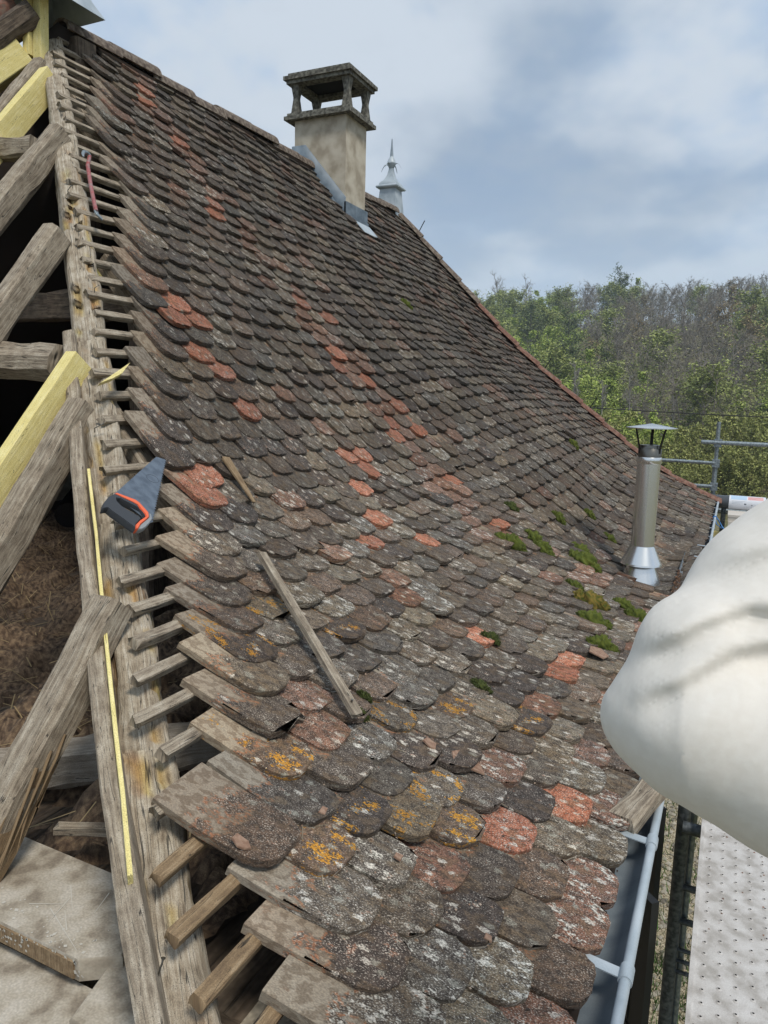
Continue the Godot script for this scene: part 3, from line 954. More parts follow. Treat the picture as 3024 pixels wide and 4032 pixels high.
func build_house_body() -> void:
	var st := mb()
	box(st, Vector3(-0.72, -4.6, -8.55), Vector3(-0.45, -1.14, -0.75))
	box(st, Vector3(-6.55, -4.6, -8.55), Vector3(-6.3, -0.87, -0.75))
	box(st, Vector3(-6.3, -4.6, -1.0), Vector3(-0.72, -1.2, -0.752))
	box(st, Vector3(-6.3, -4.6, -8.548), Vector3(-0.72, -1.14, -8.3))
	obj("wall", st, M.wall, house)
	# boards under the eaves, the attic floor
	sheet("attic_floor", [Vector3(-6.3, -1.16, -1.0), Vector3(-0.72, -1.16, -1.0), Vector3(-0.72, -1.16, -8.3), Vector3(-6.3, -1.16, -8.3)], 0.1, M.wood_dark, house)
	# loose straw and earth filling between the floor beams
	st = mb()
	var nz := noise(FastNoiseLite.TYPE_SIMPLEX, 2.2, 5, 5)
	var n2 := noise(FastNoiseLite.TYPE_CELLULAR, 3.2, 1, 6)
	var N := 150
	var g := []
	for j in N + 1:
		for i in N + 1:
			var x := lerpf(-5.6, -0.9, float(i) / N)
			var z := lerpf(-1.1, -6.2, float(j) / N)
			var h := nz.get_noise_2d(x, z) * 0.11 - absf(nz.get_noise_2d(x * 1.9 + 7, z * 1.9)) * 0.1 + n2.get_noise_2d(x, z) * 0.035
			g.append(Vector3(x, -1.07 + h - 0.03 * smoothstep(-1.5, -1.1, z), z))
	for j in N:
		for i in N:
			var a := j * (N + 1) + i
			quad(st, g[a], g[a + 1], g[a + N + 2], g[a + N + 1], Vector3.UP)
	var fill := obj("straw_fill", st, M.straw, house)
	st = mb()
	for i in 1400:
		var x := rng.randf_range(-5.0, -1.0)
		var z := rng.randf_range(-1.15, -4.5)
		var p := Vector3(x, -1.04 + nz.get_noise_2d(x, z) * 0.11 - absf(nz.get_noise_2d(x * 1.9 + 7, z * 1.9)) * 0.1, z)
		var d := Vector3(rng.randfn(), rng.randfn() * 0.35, rng.randfn()).normalized() * rng.randf_range(0.015, 0.06)
		var s := d.cross(Vector3.UP).normalized() * 0.0022
		quad(st, p - d - s, p - d + s, p + d + s, p + d - s, Vector3.UP)
	tag(obj("straw", st, M.straw_bit, fill), "", "", "", "stuff")
	# back slope and far hip, closed from outside
	for pair in [[0.0, 0.3], [0.3, 1.0]]:
		var a := prof(near_xy, pair[0])
		var b := prof(near_xy, pair[1])
		sheet("rear_roof_slope", [Vector3(-7.0 - a.x, a.y, -0.4 if pair[0] == 0.0 else hip_z(a.x, a.y) - 0.05), Vector3(-7.0 - b.x, b.y, hip_z(b.x, b.y) - 0.05), Vector3(-7.0 - b.x, b.y, far_z(pair[1])), Vector3(-7.0 - a.x, a.y, far_z(pair[0]))], 0.05, M.under, house)
	for pair in [[0.0, 0.25], [0.25, 0.6], [0.6, 1.0]]:
		var a := prof(far_xy, pair[0])
		var b := prof(far_xy, pair[1])
		sheet("far_hip_slope", [Vector3(a.x, a.y - 0.03, far_z(pair[0])), Vector3(b.x, b.y - 0.03, far_z(pair[1])), Vector3(-7.0 - b.x, b.y - 0.03, far_z(pair[1])), Vector3(-7.0 - a.x, a.y - 0.03, far_z(pair[0]))], 0.05, M.hip, house)
	# window shutters on the long wall, standing open below the gutter
	for s in [[Vector3(-0.43, 0, -2.74), Vector3(-0.085, 0, -2.4), -1.62, -2.19, false], [Vector3(-0.44, 0, -3.42), Vector3(-0.115, 0, -3.1), -1.665, -2.3, true]]:
		var a: Vector3 = s[0]
		var b: Vector3 = s[1]
		var ex := (b - a).normalized()
		var w := a.distance_to(b)
		var nn := ex.cross(Vector3.UP)
		var xf := Transform3D(Basis(ex, Vector3.UP, nn), Vector3(a.x, s[3], a.z))
		var hh: float = s[2] - s[3]
		st = mb()
		box(st, Vector3(0, 0, 0), Vector3(0.055, hh, 0.03), xf)
		box(st, Vector3(w - 0.055, 0, 0), Vector3(w, hh, 0.03), xf)
		box(st, Vector3(0.055, 0, 0.001), Vector3(w - 0.055, 0.06, 0.029), xf)
		box(st, Vector3(0.055, hh - 0.05, 0.001), Vector3(w - 0.055, hh, 0.029), xf)
		if not s[4]:
			box(st, Vector3(0.055, 0.06, 0.006), Vector3(w - 0.055, hh - 0.05, 0.022), xf)
			for k in 5: box(st, Vector3(0.075, 0.075 + k * 0.09, 0.0225), Vector3(w - 0.075, 0.155 + k * 0.09, 0.026), xf)
		else:
			box(st, Vector3(0.055, 0.06, 0.006), Vector3(w - 0.055, hh * 0.45, 0.022), xf)
			box(st, Vector3(0.055, hh * 0.45, 0.001), Vector3(w - 0.055, hh * 0.45 + 0.05, 0.029), xf)
		var sh := obj("window_shutter", st, M.shutter, house)
		if s[4]:
			for k in 8:
				st = mb()
				var y: float = hh * 0.45 + 0.065 + k * 0.031
				box(st, Vector3(0.055, y, 0.004), Vector3(w - 0.055, y + 0.014, 0.026), xf)
				obj("louvre_slat", st, M.shutter, sh)

func build_roof_timbers() -> void:
	# the old hip rafter, a gnarled beam with worm-eaten patches
	var pl := []
	for q in [[-3.54, 1.93], [-2.5, 0.675], [-1.66, -0.40], [-1.2, -0.69], [-0.85, -0.9], [-0.55, -1.015], [-0.2, -1.18]]: pl.append(Vector3(q[0], q[1], hip_z(q[0], q[1])))
	var path := []
	for i in pl.size() - 1:
		var n: int = int(pl[i].distance_to(pl[i + 1]) / 0.022)
		for k in n: path.append(pl[i].lerp(pl[i + 1], float(k) / n))
	path.append(pl[-1])
	# ease the bends
	for pass_ in 40:
		var q := path.duplicate()
		for i in range(1, path.size() - 1): q[i] = (path[i - 1] + path[i] * 2 + path[i + 1]) / 4
		path = q
	var st := mb()
	var nz := noise(FastNoiseLite.TYPE_SIMPLEX, 1.0, 4, 55)
	var nf := noise(FastNoiseLite.TYPE_SIMPLEX, 1.0, 3, 57)
	var rings := []
	var K := 26
	var up := Vector3(0.42, 0.8, 0.42)
	for i in path.size():
		var d: Vector3 = path[mini(i + 1, path.size() - 1)] - path[maxi(i - 1, 0)]
		var bs := basis_along(d, up)
		var ring := []
		var s := i * 0.022
		for k in K:
			var a := TAU * k / K
			var c := cos(a)
			var sn := sin(a)
			# rounded rectangle 0.115 x 0.14
			var r := 1.0 / pow(pow(absf(c / 0.056), 5.0) + pow(absf(sn / 0.07), 5.0), 0.2)
			var big := nz.get_noise_3d(c * 0.7, sn * 0.7, s * 1.6) * 0.016
			var fine := nf.get_noise_3d(c * 4.0, sn * 4.0, s * 3.0)
			var rot := nz.get_noise_3d(c * 1.5 + 20, sn * 1.5, s * 3.2)
			var eaten := smoothstep(0.2, 0.34, rot) * (1.0 if sn > 0.1 else 0.0) * smoothstep(0.9, 1.8, s) * (1.0 - smoothstep(4.4, 5.0, s))
			r += big + fine * 0.0035 - eaten * (0.009 + 0.012 * absf(nf.get_noise_3d(c * 9, sn * 9, s * 14)))
			var col := Color(1, 1, 1).lerp(Color(1.3, 0.8, 0.42), eaten)
			col = col * (1.0 + fine * 0.35)
			ring.append([path[i] - bs.y * (0.082 + 0.022 * smoothstep(-0.4, 0.3, path[i].y)) + bs.x * c * r + bs.y * sn * r, Vector2(k * 0.019, s), col])
		rings.append(ring)
	for i in range(1, rings.size()):
		for k in K:
			var q := [rings[i - 1][k], rings[i - 1][(k + 1) % K], rings[i][(k + 1) % K], rings[i][k]]
			var u1: float = (k + 1) * 0.019
			var o := [0, 1, 2, 0, 2, 3]
			if (q[2][0] - q[0][0]).cross(q[1][0] - q[0][0]).dot(q[0][0] - path[i] + Vector3(0.02, 0.05, 0.02)) < 0: o = [0, 2, 1, 0, 3, 2]
			for e in o:
				st.set_color(q[e][2])
				st.set_uv(Vector2(u1 if (e == 1 or e == 2) else q[e][1].x, q[e][1].y))
				st.add_vertex(q[e][0])
	st.set_color(Color.WHITE)
	var hip := obj("hip_rafter", st, M.rafter, house)
	hip.set_meta("label", "gnarled grey hip rafter with worm eaten orange patches")
	# nails left in it
	for q in [[0.30, 0.02, 0.06], [0.42, -0.03, 0.05], [0.55, 0.03, 0.07], [0.62, -0.01, 0.05], [0.7, 0.035, 0.06], [0.76, 0.01, 0.07], [0.82, -0.02, 0.06], [0.86, 0.03, 0.07]]:
		var i: int = int(q[0] * path.size())
		var d: Vector3 = path[i + 1] - path[i]
		var bs := basis_along(d, up)
		var p: Vector3 = path[i] + bs.x * q[1] + bs.y * 0.004
		st = mb()
		var e = p + (bs.x * rng.randf_range(-1, 1) + bs.z * rng.randf_range(-1, 1) + bs.y * 0.5).normalized() * q[2] * 0.5
		tube(st, [p - bs.y * 0.01, p + bs.y * 0.01, e], 0.0016, 6)
		tube(st, [e, e + (e - p).normalized() * 0.002], 0.0036, 8)
		obj("nail", st, M.steel_dull, hip)
	# plank and yellow batten nailed along the hip's inner side
	var plank := [Vector3(-2.218, 0.164, -2.015), Vector3(-1.994, -0.144, -1.825), Vector3(-1.737, -0.439, -1.604), Vector3(-1.484, -0.591, -1.393), Vector3(-1.337, -0.682, -1.266), Vector3(-1.192, -0.756, -1.142), Vector3(-1.053, -0.826, -1.027), Vector3(-0.892, -0.901, -0.9), Vector3(-0.731, -0.974, -0.776), Vector3(-0.609, -1.029, -0.682)]
	var strip := [Vector3(-1.821, -0.259, -1.699), Vector3(-1.64, -0.424, -1.55), Vector3(-1.48, -0.521, -1.408), Vector3(-1.306, -0.625, -1.255), Vector3(-1.12, -0.719, -1.092), Vector3(-1.001, -0.776, -0.989), Vector3(-0.875, -0.839, -0.876)]
	st = mb(); timber(st, plank, 0.042, 0.12, Vector3(0.2, 0.85, 0.5), 0.004, 31)
	obj("plank", st, M.wood, house)
	st = mb(); timber(st, strip, 0.009, 0.03, up, 0.0006, 33)
	obj("yellow_batten", st, M.wood_yellow, house)
	# jack rafters of the open hip end: x, top, foot, width, depth, material
	var jr := [
		[Vector3(-1.385, -0.505, -1.315), Vector3(-1.40, -1.1, -0.815), 0.09, 0.1, "wood", "splintered grey jack rafter with white paint smears"],
		[Vector3(-2.085, 0.125, -1.885), Vector3(-2.095, -0.85, -1.06), 0.05, 0.1, "wood_yellow", "new yellow jack rafter beside the middle old one"],
		[Vector3(-2.0, -0.03, -1.81), Vector3(-1.98, -0.9, -1.08), 0.085, 0.12, "wood", ""],
		[Vector3(-2.52, 0.64, -2.19), Vector3(-2.5, -0.7, -1.1), 0.08, 0.11, "wood", ""],
		[Vector3(-2.93, 1.19, -2.6), Vector3(-2.98, 0.0, -1.63), 0.08, 0.11, "wood", ""],
		[Vector3(-3.32, 1.6, -2.9), Vector3(-3.34, 0.3, -1.84), 0.06, 0.12, "wood_yellow", "new yellow jack rafter near the ridge post"],
		[Vector3(-3.42, 1.68, -2.95), Vector3(-3.44, 0.5, -2.0), 0.075, 0.12, "wood", ""]]
	var hipn := Vector3(0, 0.64, 0.77)
	for k in jr.size():
		var j: Array = jr[k]
		st = mb()
		var mid: Vector3 = j[0].lerp(j[1], 0.45) + (Vector3(0.015, 0.01, 0) if j[4] == "wood" else Vector3.ZERO)
		timber(st, [j[0] - hipn * j[3] * 0.5, mid - hipn * j[3] * 0.5, j[1] - hipn * j[3] * 0.5], j[2], j[3], hipn, 0.008 if j[4] == "wood" else 0.0006, 70 + k, 0.2 if j[4] == "wood" else 0.04)
		var o := obj("jack_rafter", st, M[j[4]], house)
		if j[5] != "": o.set_meta("label", j[5])
		if k == 0:
			# the torn side of the splintered one
			var face := mb()
			timber(face, [j[0].lerp(j[1], 0.5) + Vector3(0.048, 0, 0) - hipn * 0.05, j[0].lerp(j[1], 0.75) + Vector3(0.05, 0, 0) - hipn * 0.052, j[1] + Vector3(0.045, 0, 0) - hipn * 0.05], 0.012, 0.07, hipn, 0.008, 7, 0.2, 0.0, 0.02)
			obj("torn_face", face, M.wood_fresh, o)
			for s in 5:
				st = mb()
				var p: Vector3 = j[0].lerp(j[1], 0.42 + s * 0.055) + Vector3(0.058, 0, 0) - hipn * (0.02 + 0.05 * rng.randf())
				var d: Vector3 = (j[1] - j[0]).normalized()
				tube(st, [p, p + d * 0.05 + Vector3(0.008, -0.004, 0), p + d * rng.randf_range(0.09, 0.2) + Vector3(rng.randf_range(0.0, 0.03), -0.02, 0)], [0.005, 0.004, 0.0006], 5, false)
				obj("splinter", st, M.wood_fresh, o)
	# horizontal members behind the jack rafters
	for q in [[[Vector3(-2.2, 0.085, -1.95), Vector3(-2.6, 0.1, -1.93), Vector3(-3.6, 0.16, -1.96), Vector3(-5.0, 0.12, -1.95)], 0.13, 0.13, 0.34, "wood", "hip_purlin"],
			[[Vector3(-3.12, 1.12, -2.66), Vector3(-3.4, 1.13, -2.62), Vector3(-4.3, 1.13, -2.62)], 0.08, 0.1, 0.2, "wood", "collar_beam"],
			[[Vector3(-2.5, 0.4, -2.75), Vector3(-4.8, 0.4, -2.7)], 0.1, 0.14, 0.1, "wood_dark", "collar_beam"],
			[[Vector3(-2.45, 0.52, -2.62), Vector3(-2.8, 0.52, -2.6)], 0.05, 0.05, 0.05, "wood_yellow", "yellow_batten"],
			[[Vector3(-1.2, -1.03, -1.8), Vector3(-2.1, -1.06, -0.95)], 0.12, 0.1, 0.12, "board", "tie_beam"],
			[[Vector3(-3.5, 1.9, -3.3), Vector3(-3.5, -1.15, -3.3)], 0.14, 0.14, 0.1, "wood_dark", "king_post"],
			[[Vector3(-2.55, 0.6, -2.75), Vector3(-2.55, -1.15, -2.75)], 0.12, 0.12, 0.1, "wood_dark", "strut_post"],
			[[Vector3(-3.56, 1.74, -3.0), Vector3(-5.2, -0.1, -1.5)], 0.1, 0.13, 0.04, "wood_yellow", "new_hip_rafter"],
			[[Vector3(-3.5, 1.93, -3.02), Vector3(-5.1, 0.3, -1.7)], 0.12, 0.12, 0.25, "wood_dark", "old_hip_rafter"]]:
		st = mb()
		timber(st, q[0], q[1], q[2], Vector3.UP if q[5] != "king_post" and q[5] != "strut_post" else Vector3.BACK, 0.001 if q[4] == "wood_yellow" else 0.012, 91 + int(q[1] * 700) + int(q[0][0].y * 10), q[3])
		obj(q[5], st, M[q[4]], house)
	# new yellow post under the zinc cap
	st = mb()
	timber(st, [Vector3(-3.475, 2.3, -3.05), Vector3(-3.475, 1.62, -3.02)], 0.055, 0.055, Vector3.BACK, 0.0005, 7, 0.04)
	obj("ridge_post", st, M.wood_yellow, house)
	st = mb()
	timber(st, [Vector3(-3.53, 2.3, -3.02), Vector3(-3.53, 1.72, -3.0)], 0.045, 0.05, Vector3.BACK, 0.0005, 8, 0.04)
	obj("ridge_post", st, M.wood_yellow, house)
	# old clay hip tiles left at the top of the other hip
	for q in [[Vector3(-3.62, 1.98, -3.0), Vector3(-3.82, 1.79, -2.82)], [Vector3(-3.58, 2.07, -3.06), Vector3(-3.75, 1.93, -2.9)]]:
		st = mb()
		cover(st, q[0], q[1], Vector3(0.3, 0.8, 0.3), 0.06, 0.07, 0.012)
		obj("hip_tile", st, M.hip, house)
	# common rafters under the battens
	for z in [-1.42, -1.95, -2.5, -3.05, -3.6, -4.2, -5.0]:
		var pts := []
		for k in 12:
			var f := lerpf(0.02, 0.98, k / 11.0)
			if hip_z(prof(near_xy, f).x, prof(near_xy, f).y) < z + 0.08: continue
			var xf := roof_frame(f, z, -0.085)
			pts.append(xf.origin)
		if pts.size() > 1:
			st = mb()
			timber(st, pts, 0.085, 0.09, Vector3(0.6, 0.8, 0), 0.006, int(-z * 31), 0.12)
			obj("common_rafter", st, M.wood, house)
	# battens, poking out where the tiles have been taken off
	for i in ROWS:
		var f := (i + 2.42) / ROWS
		if f > 1.0: break
		var p := roof(f, cut_z(f))
		var z0 := hip_z(p.x, p.y) - 0.01 + rng.randf_range(-0.035, 0.03)
		if f < 0.34: z0 += 0.0
		var z1 := cut_z(f) - 0.75
		var pts := []
		for k in 6:
			var z := lerpf(z0, z1, k / 5.0)
			pts.append(roof_frame(f, z, -0.012).origin)
		st = mb()
		var fresh_one := f < 0.16
		timber(st, pts, rng.randf_range(0.024, 0.031), rng.randf_range(0.02, 0.026), roof_frame(f, z0).basis.z, 0.004, 300 + i, 0.12, 0.0, 0.03)
		obj("batten", st, M.wood_fresh if fresh_one else M.wood, house)
	# black flexible duct lying in the attic
	st = mb()
	var dp := []
	var dr := []
	for k in 90:
		var t := k / 89.0
		dp.append(Vector3(lerpf(-4.4, -6.1, t), -0.93 + 0.05 * sin(t * 5.0), lerpf(-3.9, -5.9, t)))
		dr.append(0.085 + (0.01 if k % 2 == 0 else -0.006))
	tube(st, dp, dr, 14)
	obj("flexible_duct", st, M.black_plastic, house)

# a half-round cover tile from a to b
func cover(st: SurfaceTool, a: Vector3, b: Vector3, up: Vector3, r0: float, r1: float, th: float) -> void:
	var bs := basis_along(b - a, up)
	var N := 9
	for i in N:
		var a0 := PI * i / N
		var a1 := PI * (i + 1) / N
		var d0 := bs.x * cos(a0) + bs.y * sin(a0)
		var d1 := bs.x * cos(a1) + bs.y * sin(a1)
		st.set_smooth_group(1)
		quad(st, a + d0 * r0, a + d1 * r0, b + d1 * r1, b + d0 * r1, d0 + d1)
		st.set_smooth_group(2)
		quad(st, a + d0 * (r0 - th), a + d1 * (r0 - th), b + d1 * (r1 - th), b + d0 * (r1 - th), -d0 - d1)
		st.set_smooth_group(3)
		quad(st, b + d0 * (r1 - th), b + d1 * (r1 - th), b + d1 * r1, b + d0 * r1, bs.z)
		quad(st, a + d0 * (r0 - th), a + d1 * (r0 - th), a + d1 * r0, a + d0 * r0, -bs.z)
	for e in [0.0, PI]:
		var d := bs.x * cos(e) + bs.y * sin(e)
		st.set_smooth_group(4)
		quad(st, a + d * r0, a + d * (r0 - th), b + d * (r1 - th), b + d * r1, -bs.y)
	st.set_smooth_group(0)

const REDS := [[0.5327, -2.43], [0.5546, -2.65], [0.5333, -2.59], [0.4775, -2.55], [0.4628, -2.57], [0.4227, -2.65], [0.3516, -3.11], [0.3481, -3.25], [0.3252, -2.95], [0.2746, -2.83], [0.253, -2.55], [0.2256, -2.99], [0.3346, -2.02], [0.3497, -2.0], [0.0184, -1.77], [0.0421, -1.49], [0.0563, -2.59], [0.12, -2.37], [0.64, -2.6]]
const ORANGES := [[0.2357, -1.73], [0.189, -1.89], [0.1154, -1.91], [0.1343, -1.63], [0.1551, -1.35], [0.1177, -1.27], [0.1185, -1.19], [0.0946, -1.53], [0.0918, -1.39], [0.0758, -1.53], [0.23, -1.5], [0.2, -1.25]]

func build_tiles() -> void:
	var st := mb()
	# boarding below the tiles, set back from the stripped edge
	for i in 22:
		var f0 := i / 22.0
		var f1 := (i + 1) / 22.0
		for j in 24:
			var za := minf(cut_z(f0), cut_z(f1)) - 0.3
			var zb := far_z((f0 + f1) / 2) + 0.02
			var z0 := lerpf(za, zb, j / 24.0)
			var z1 := lerpf(za, zb, (j + 1) / 24.0)
			quad(st, roof_frame(f0, z0, -0.034).origin, roof_frame(f1, z0, -0.034).origin, roof_frame(f1, z1, -0.034).origin, roof_frame(f0, z1, -0.034).origin, Vector3(0.5, 1, 0))
	var slope := obj("tiled_roof_slope", st, M.under, house)
	var eye_inv := Transform3D(get_node("camera").transform).affine_inverse()
	var r := RandomNumberGenerator.new()
	r.seed = 99
	var list := []
	for i in ROWS:
		var f := i / float(ROWS) * 0.992
		var cut := cut_z(minf(f + 0.055, 1.0))
		var fz := far_z(f)
		var j := 0
		while true:
			var z := -(j + 0.5 * (i % 2)) * 0.15 - 0.04 + r.randf_range(-0.006, 0.006)
			j += 1
			if z > cut - 0.07: continue
			if z < fz + 0.02: break
			var p := roof(f, z)
			if p.x < -3.02 and p.x > -3.7 and z < -5.76 and z > -6.2: continue
			if Vector2(p.x + 0.47, z + 4.72).length() < 0.11: continue
			var c := eye_inv * p
			var px := Vector2(c.x, c.y) / -c.z
			var seen := c.z < 0 and absf(px.x) < 0.53 and absf(px.y) < 0.70
			# hidden by the sleeve
			if seen and px.x > 0.31 and px.y < 0.02 and px.y > -0.36: seen = false
			var n := roof_frame(clampf(f, 0.02, 0.98), z).basis.z
			var size := absf(n.dot(-p.normalized())) / p.length_squared()
			list.append([size if seen else 0.0, f, z, i, j, r.randi()])
	list.sort_custom(func(a, b): return a[0] > b[0])
	var rest := mb()
	for k in list.size():
		var t: Array = list[k]
		var q := RandomNumberGenerator.new()
		q.seed = t[5]
		var f: float = t[1]
		var z: float = t[2]
		var cell := q.randi() % 20
		var cut := cut_z(f)
		if q.randf() < 0.05: cell = 24 + q.randi() % 4
		if f > 0.05 and f < 0.22 and z > -2.3 and z < cut - 0.2 and q.randf() < 0.03: cell = 20 + q.randi() % 4
		var mid := -3.66 - 0.3 * smoothstep(0.75, 0.4, f) * smoothstep(0.2, 0.42, f)
		if absf(z - mid) < 0.2 and f > 0.17 and q.randf() < 0.66: cell = 28 + q.randi() % 4 if q.randf() < 0.35 else 24 + q.randi() % 4
		if f < 0.12 and q.randf() < 0.06: cell = 24 + q.randi() % 4
		for rd in REDS:
			if absf(f - rd[0]) < 0.0108 and absf(z - rd[1]) < 0.08: cell = 28 + q.randi() % 4
		for rd in ORANGES:
			if absf(f + 0.008 - rd[0]) < 0.012 and absf(z - rd[1]) < 0.08: cell = 20 + q.randi() % 4
		if z < -6.5 and q.randf() < 0.1: cell = 24 + q.randi() % 4
		var tone := q.randf_range(0.66, 0.98)
		var warm := q.randf_range(-0.05, 0.05)
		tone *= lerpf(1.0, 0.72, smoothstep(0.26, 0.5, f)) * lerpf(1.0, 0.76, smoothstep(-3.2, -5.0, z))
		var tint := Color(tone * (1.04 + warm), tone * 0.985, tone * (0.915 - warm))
		var xf := roof_frame(clampf(f + 0.028, 0.03, 0.985), z, 0.0)
		xf.origin = roof_frame(f if f > 0.012 else 0.012, z, 0.0).origin - (xf.basis.y * 0.012 * 4.6 if f <= 0.012 else Vector3.ZERO)
		xf.origin += xf.basis.y * q.randf_range(-0.009, 0.009) + xf.basis.z * (q.randf_range(-0.002, 0.006) + (0.008 if q.randf() < 0.1 else 0.0))
		xf.basis = xf.basis.rotated(xf.basis.z, q.randf_range(-0.05, 0.05))
		if q.randf() < 0.15: xf.basis = xf.basis.rotated(xf.basis.x, q.randf_range(-0.01, 0.05))
		xf.basis = xf.basis.rotated(xf.basis.y, q.randf_range(-0.04, 0.04))
		var wd := q.randf_range(0.137, 0.15)
		if k < 300 and t[0] > 0.0:
			var one := mb()
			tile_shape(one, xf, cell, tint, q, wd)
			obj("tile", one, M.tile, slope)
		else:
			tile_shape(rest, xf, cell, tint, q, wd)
	tag(obj("farther_tiles", rest, M.tile, slope), "", "", "", "stuff")
	# ridge and far hip covers
	var z2 := -3.2
	var k2 := 0
	while z2 > -7.45:
		var ln := 0.36
		st = mb()
		var a := Vector3(-3.5, 1.925 + 0.016 * sin(k2 * 1.7), z2)
		cover(st, a + Vector3(0, -0.012, 0.02), a + Vector3(0.0, -0.012, -ln), Vector3.UP, 0.068, 0.078, 0.014)
		if not (z2 < -5.6 and z2 > -6.25): obj("ridge_tile", st, M.ridge, slope)
		z2 -= ln - 0.03
		k2 += 1
	for k in 15:
		var f0 := 1.0 - k / 15.0
		var f1 := 1.0 - (k + 1.12) / 15.0
		var a2 := Vector3(prof(far_xy, f0).x, prof(far_xy, f0).y, far_z(f0) + 0.02)
		var b2 := Vector3(prof(far_xy, f1).x, prof(far_xy, f1).y, far_z(f1) + 0.02)
		st = mb()
		cover(st, a2 + Vector3(0, -0.035, 0), b2 + Vector3(0, -0.02, 0), Vector3(0.3, 1, -0.5), 0.066, 0.076, 0.014)
		obj("hip_tile", st, M.hip if k > 3 else M.ridge, slope)
	for q in [[0.93, 0.09], [0.5, 0.1], [0.36, 0.09]]:
		var p := Vector3(prof(far_xy, q[0]).x, prof(far_xy, q[0]).y + 0.05, far_z(q[0]))
		st = mb()
		tube(st, [p, p + Vector3(0.07, 0.12, 0)], 0.005, 6)
		obj("wire_hook", st, M.black_metal, slope)

func build_chimney() -> void:
	var st := mb()
	box(st, Vector3(-3.64, 0.9, -6.15), Vector3(-3.14, 2.305, -5.78))
	var ch := obj("chimney", st, M.plaster, house)
	st = mb()
	box(st, Vector3(-3.715, 2.305, -6.21), Vector3(-3.075, 2.335, -5.72))
	box(st, Vector3(-3.695, 2.335, -6.19), Vector3(-3.095, 2.362, -5.74))
	obj("base_slab", st, M.concrete, ch)
	for x in [-3.635, -3.145]:
		for z in [-6.13, -5.80]:
			st = mb()
			lathe(st, Vector3(x, 2.362, z), [[0.036, 0.0], [0.022, 0.12], [0.022, 0.135], [0.036, 0.232]], 4, true)
			obj("pillar", st, M.concrete, ch)
	st = mb()
	box(st, Vector3(-3.72, 2.622, -6.215), Vector3(-3.07, 2.652, -5.715))
	box(st, Vector3(-3.69, 2.652, -6.185), Vector3(-3.10, 2.68, -5.745))
	for s in [[Vector3(-3.70, 2.594, -6.195), Vector3(-3.09, 2.622, -6.10)], [Vector3(-3.70, 2.594, -5.83), Vector3(-3.09, 2.622, -5.735)], [Vector3(-3.70, 2.594, -6.10), Vector3(-3.60, 2.622, -5.83)], [Vector3(-3.19, 2.594, -6.10), Vector3(-3.09, 2.622, -5.83)]]: box(st, s[0], s[1])
	obj("cap_slab", st, M.concrete, ch)
	st = mb()
	box(st, Vector3(-3.598, 2.618, -6.098), Vector3(-3.192, 2.6215, -5.832))
	obj("soot_patch", st, M.soot, ch)
	st = mb()
	box(st, Vector3(-3.55, 2.362, -6.08), Vector3(-3.23, 2.366, -5.85))
	obj("flue_opening", st, M.soot, ch)
	# zinc flashing up the slope and round the lower side
	st = mb()
	var lo := []
	for k in 9:
		var x := lerpf(-3.66, -3.125, k / 8.0)
		var f := 0.0
		for s in 400:
			if roof(s / 400.0, -5.75).x < x: break
			f = s / 400.0
		lo.append(Vector3(x, roof(f, -5.75).y, -5.765))
	for k in 8:
		quad(st, lo[k] + Vector3(0, 0.03, 0), lo[k + 1] + Vector3(0, 0.03, 0), lo[k + 1] + Vector3(0, 0.19, 0), lo[k] + Vector3(0, 0.19, 0), Vector3.BACK)
		quad(st, lo[k] + Vector3(0, 0.19, 0), lo[k + 1] + Vector3(0, 0.19, 0), lo[k + 1] + Vector3(0, 0.19, -0.014), lo[k] + Vector3(0, 0.19, -0.014), Vector3.UP)
		quad(st, lo[k] + Vector3(0, 0.055, 0), lo[k + 1] + Vector3(0, 0.055, 0), lo[k + 1] + Vector3(0.0, 0.05, 0.09), lo[k] + Vector3(0.0, 0.05, 0.09), Vector3.UP)
	obj("flashing", st, M.zinc_dark, ch)
	st = mb()
	var yb: float = lo[8].y
	box(st, Vector3(-3.139, yb - 0.05, -6.165), Vector3(-3.118, yb + 0.16, -5.765))
	box(st, Vector3(-3.118, yb - 0.1, -6.165), Vector3(-3.105, yb + 0.06, -5.77))
	obj("flashing", st, M.zinc_dark, ch)
	st = mb()
	var fr := roof_frame(0.855, -5.97, 0.05)
	var fa := 0.0
	for s in 400:
		if roof(s / 400.0, -5.97).x < -3.12: break
		fa = s / 400.0
	fr = roof_frame(fa - 0.03, -5.97, 0.045)
	slab(st, fr.origin, fr.basis.x, fr.basis.y, fr.basis.z, [Vector2(-0.17, 0.1), Vector2(0.12, 0.1), Vector2(0.13, -0.03), Vector2(-0.14, -0.03)], 0.004)
	obj("apron", st, M.zinc_white, ch)

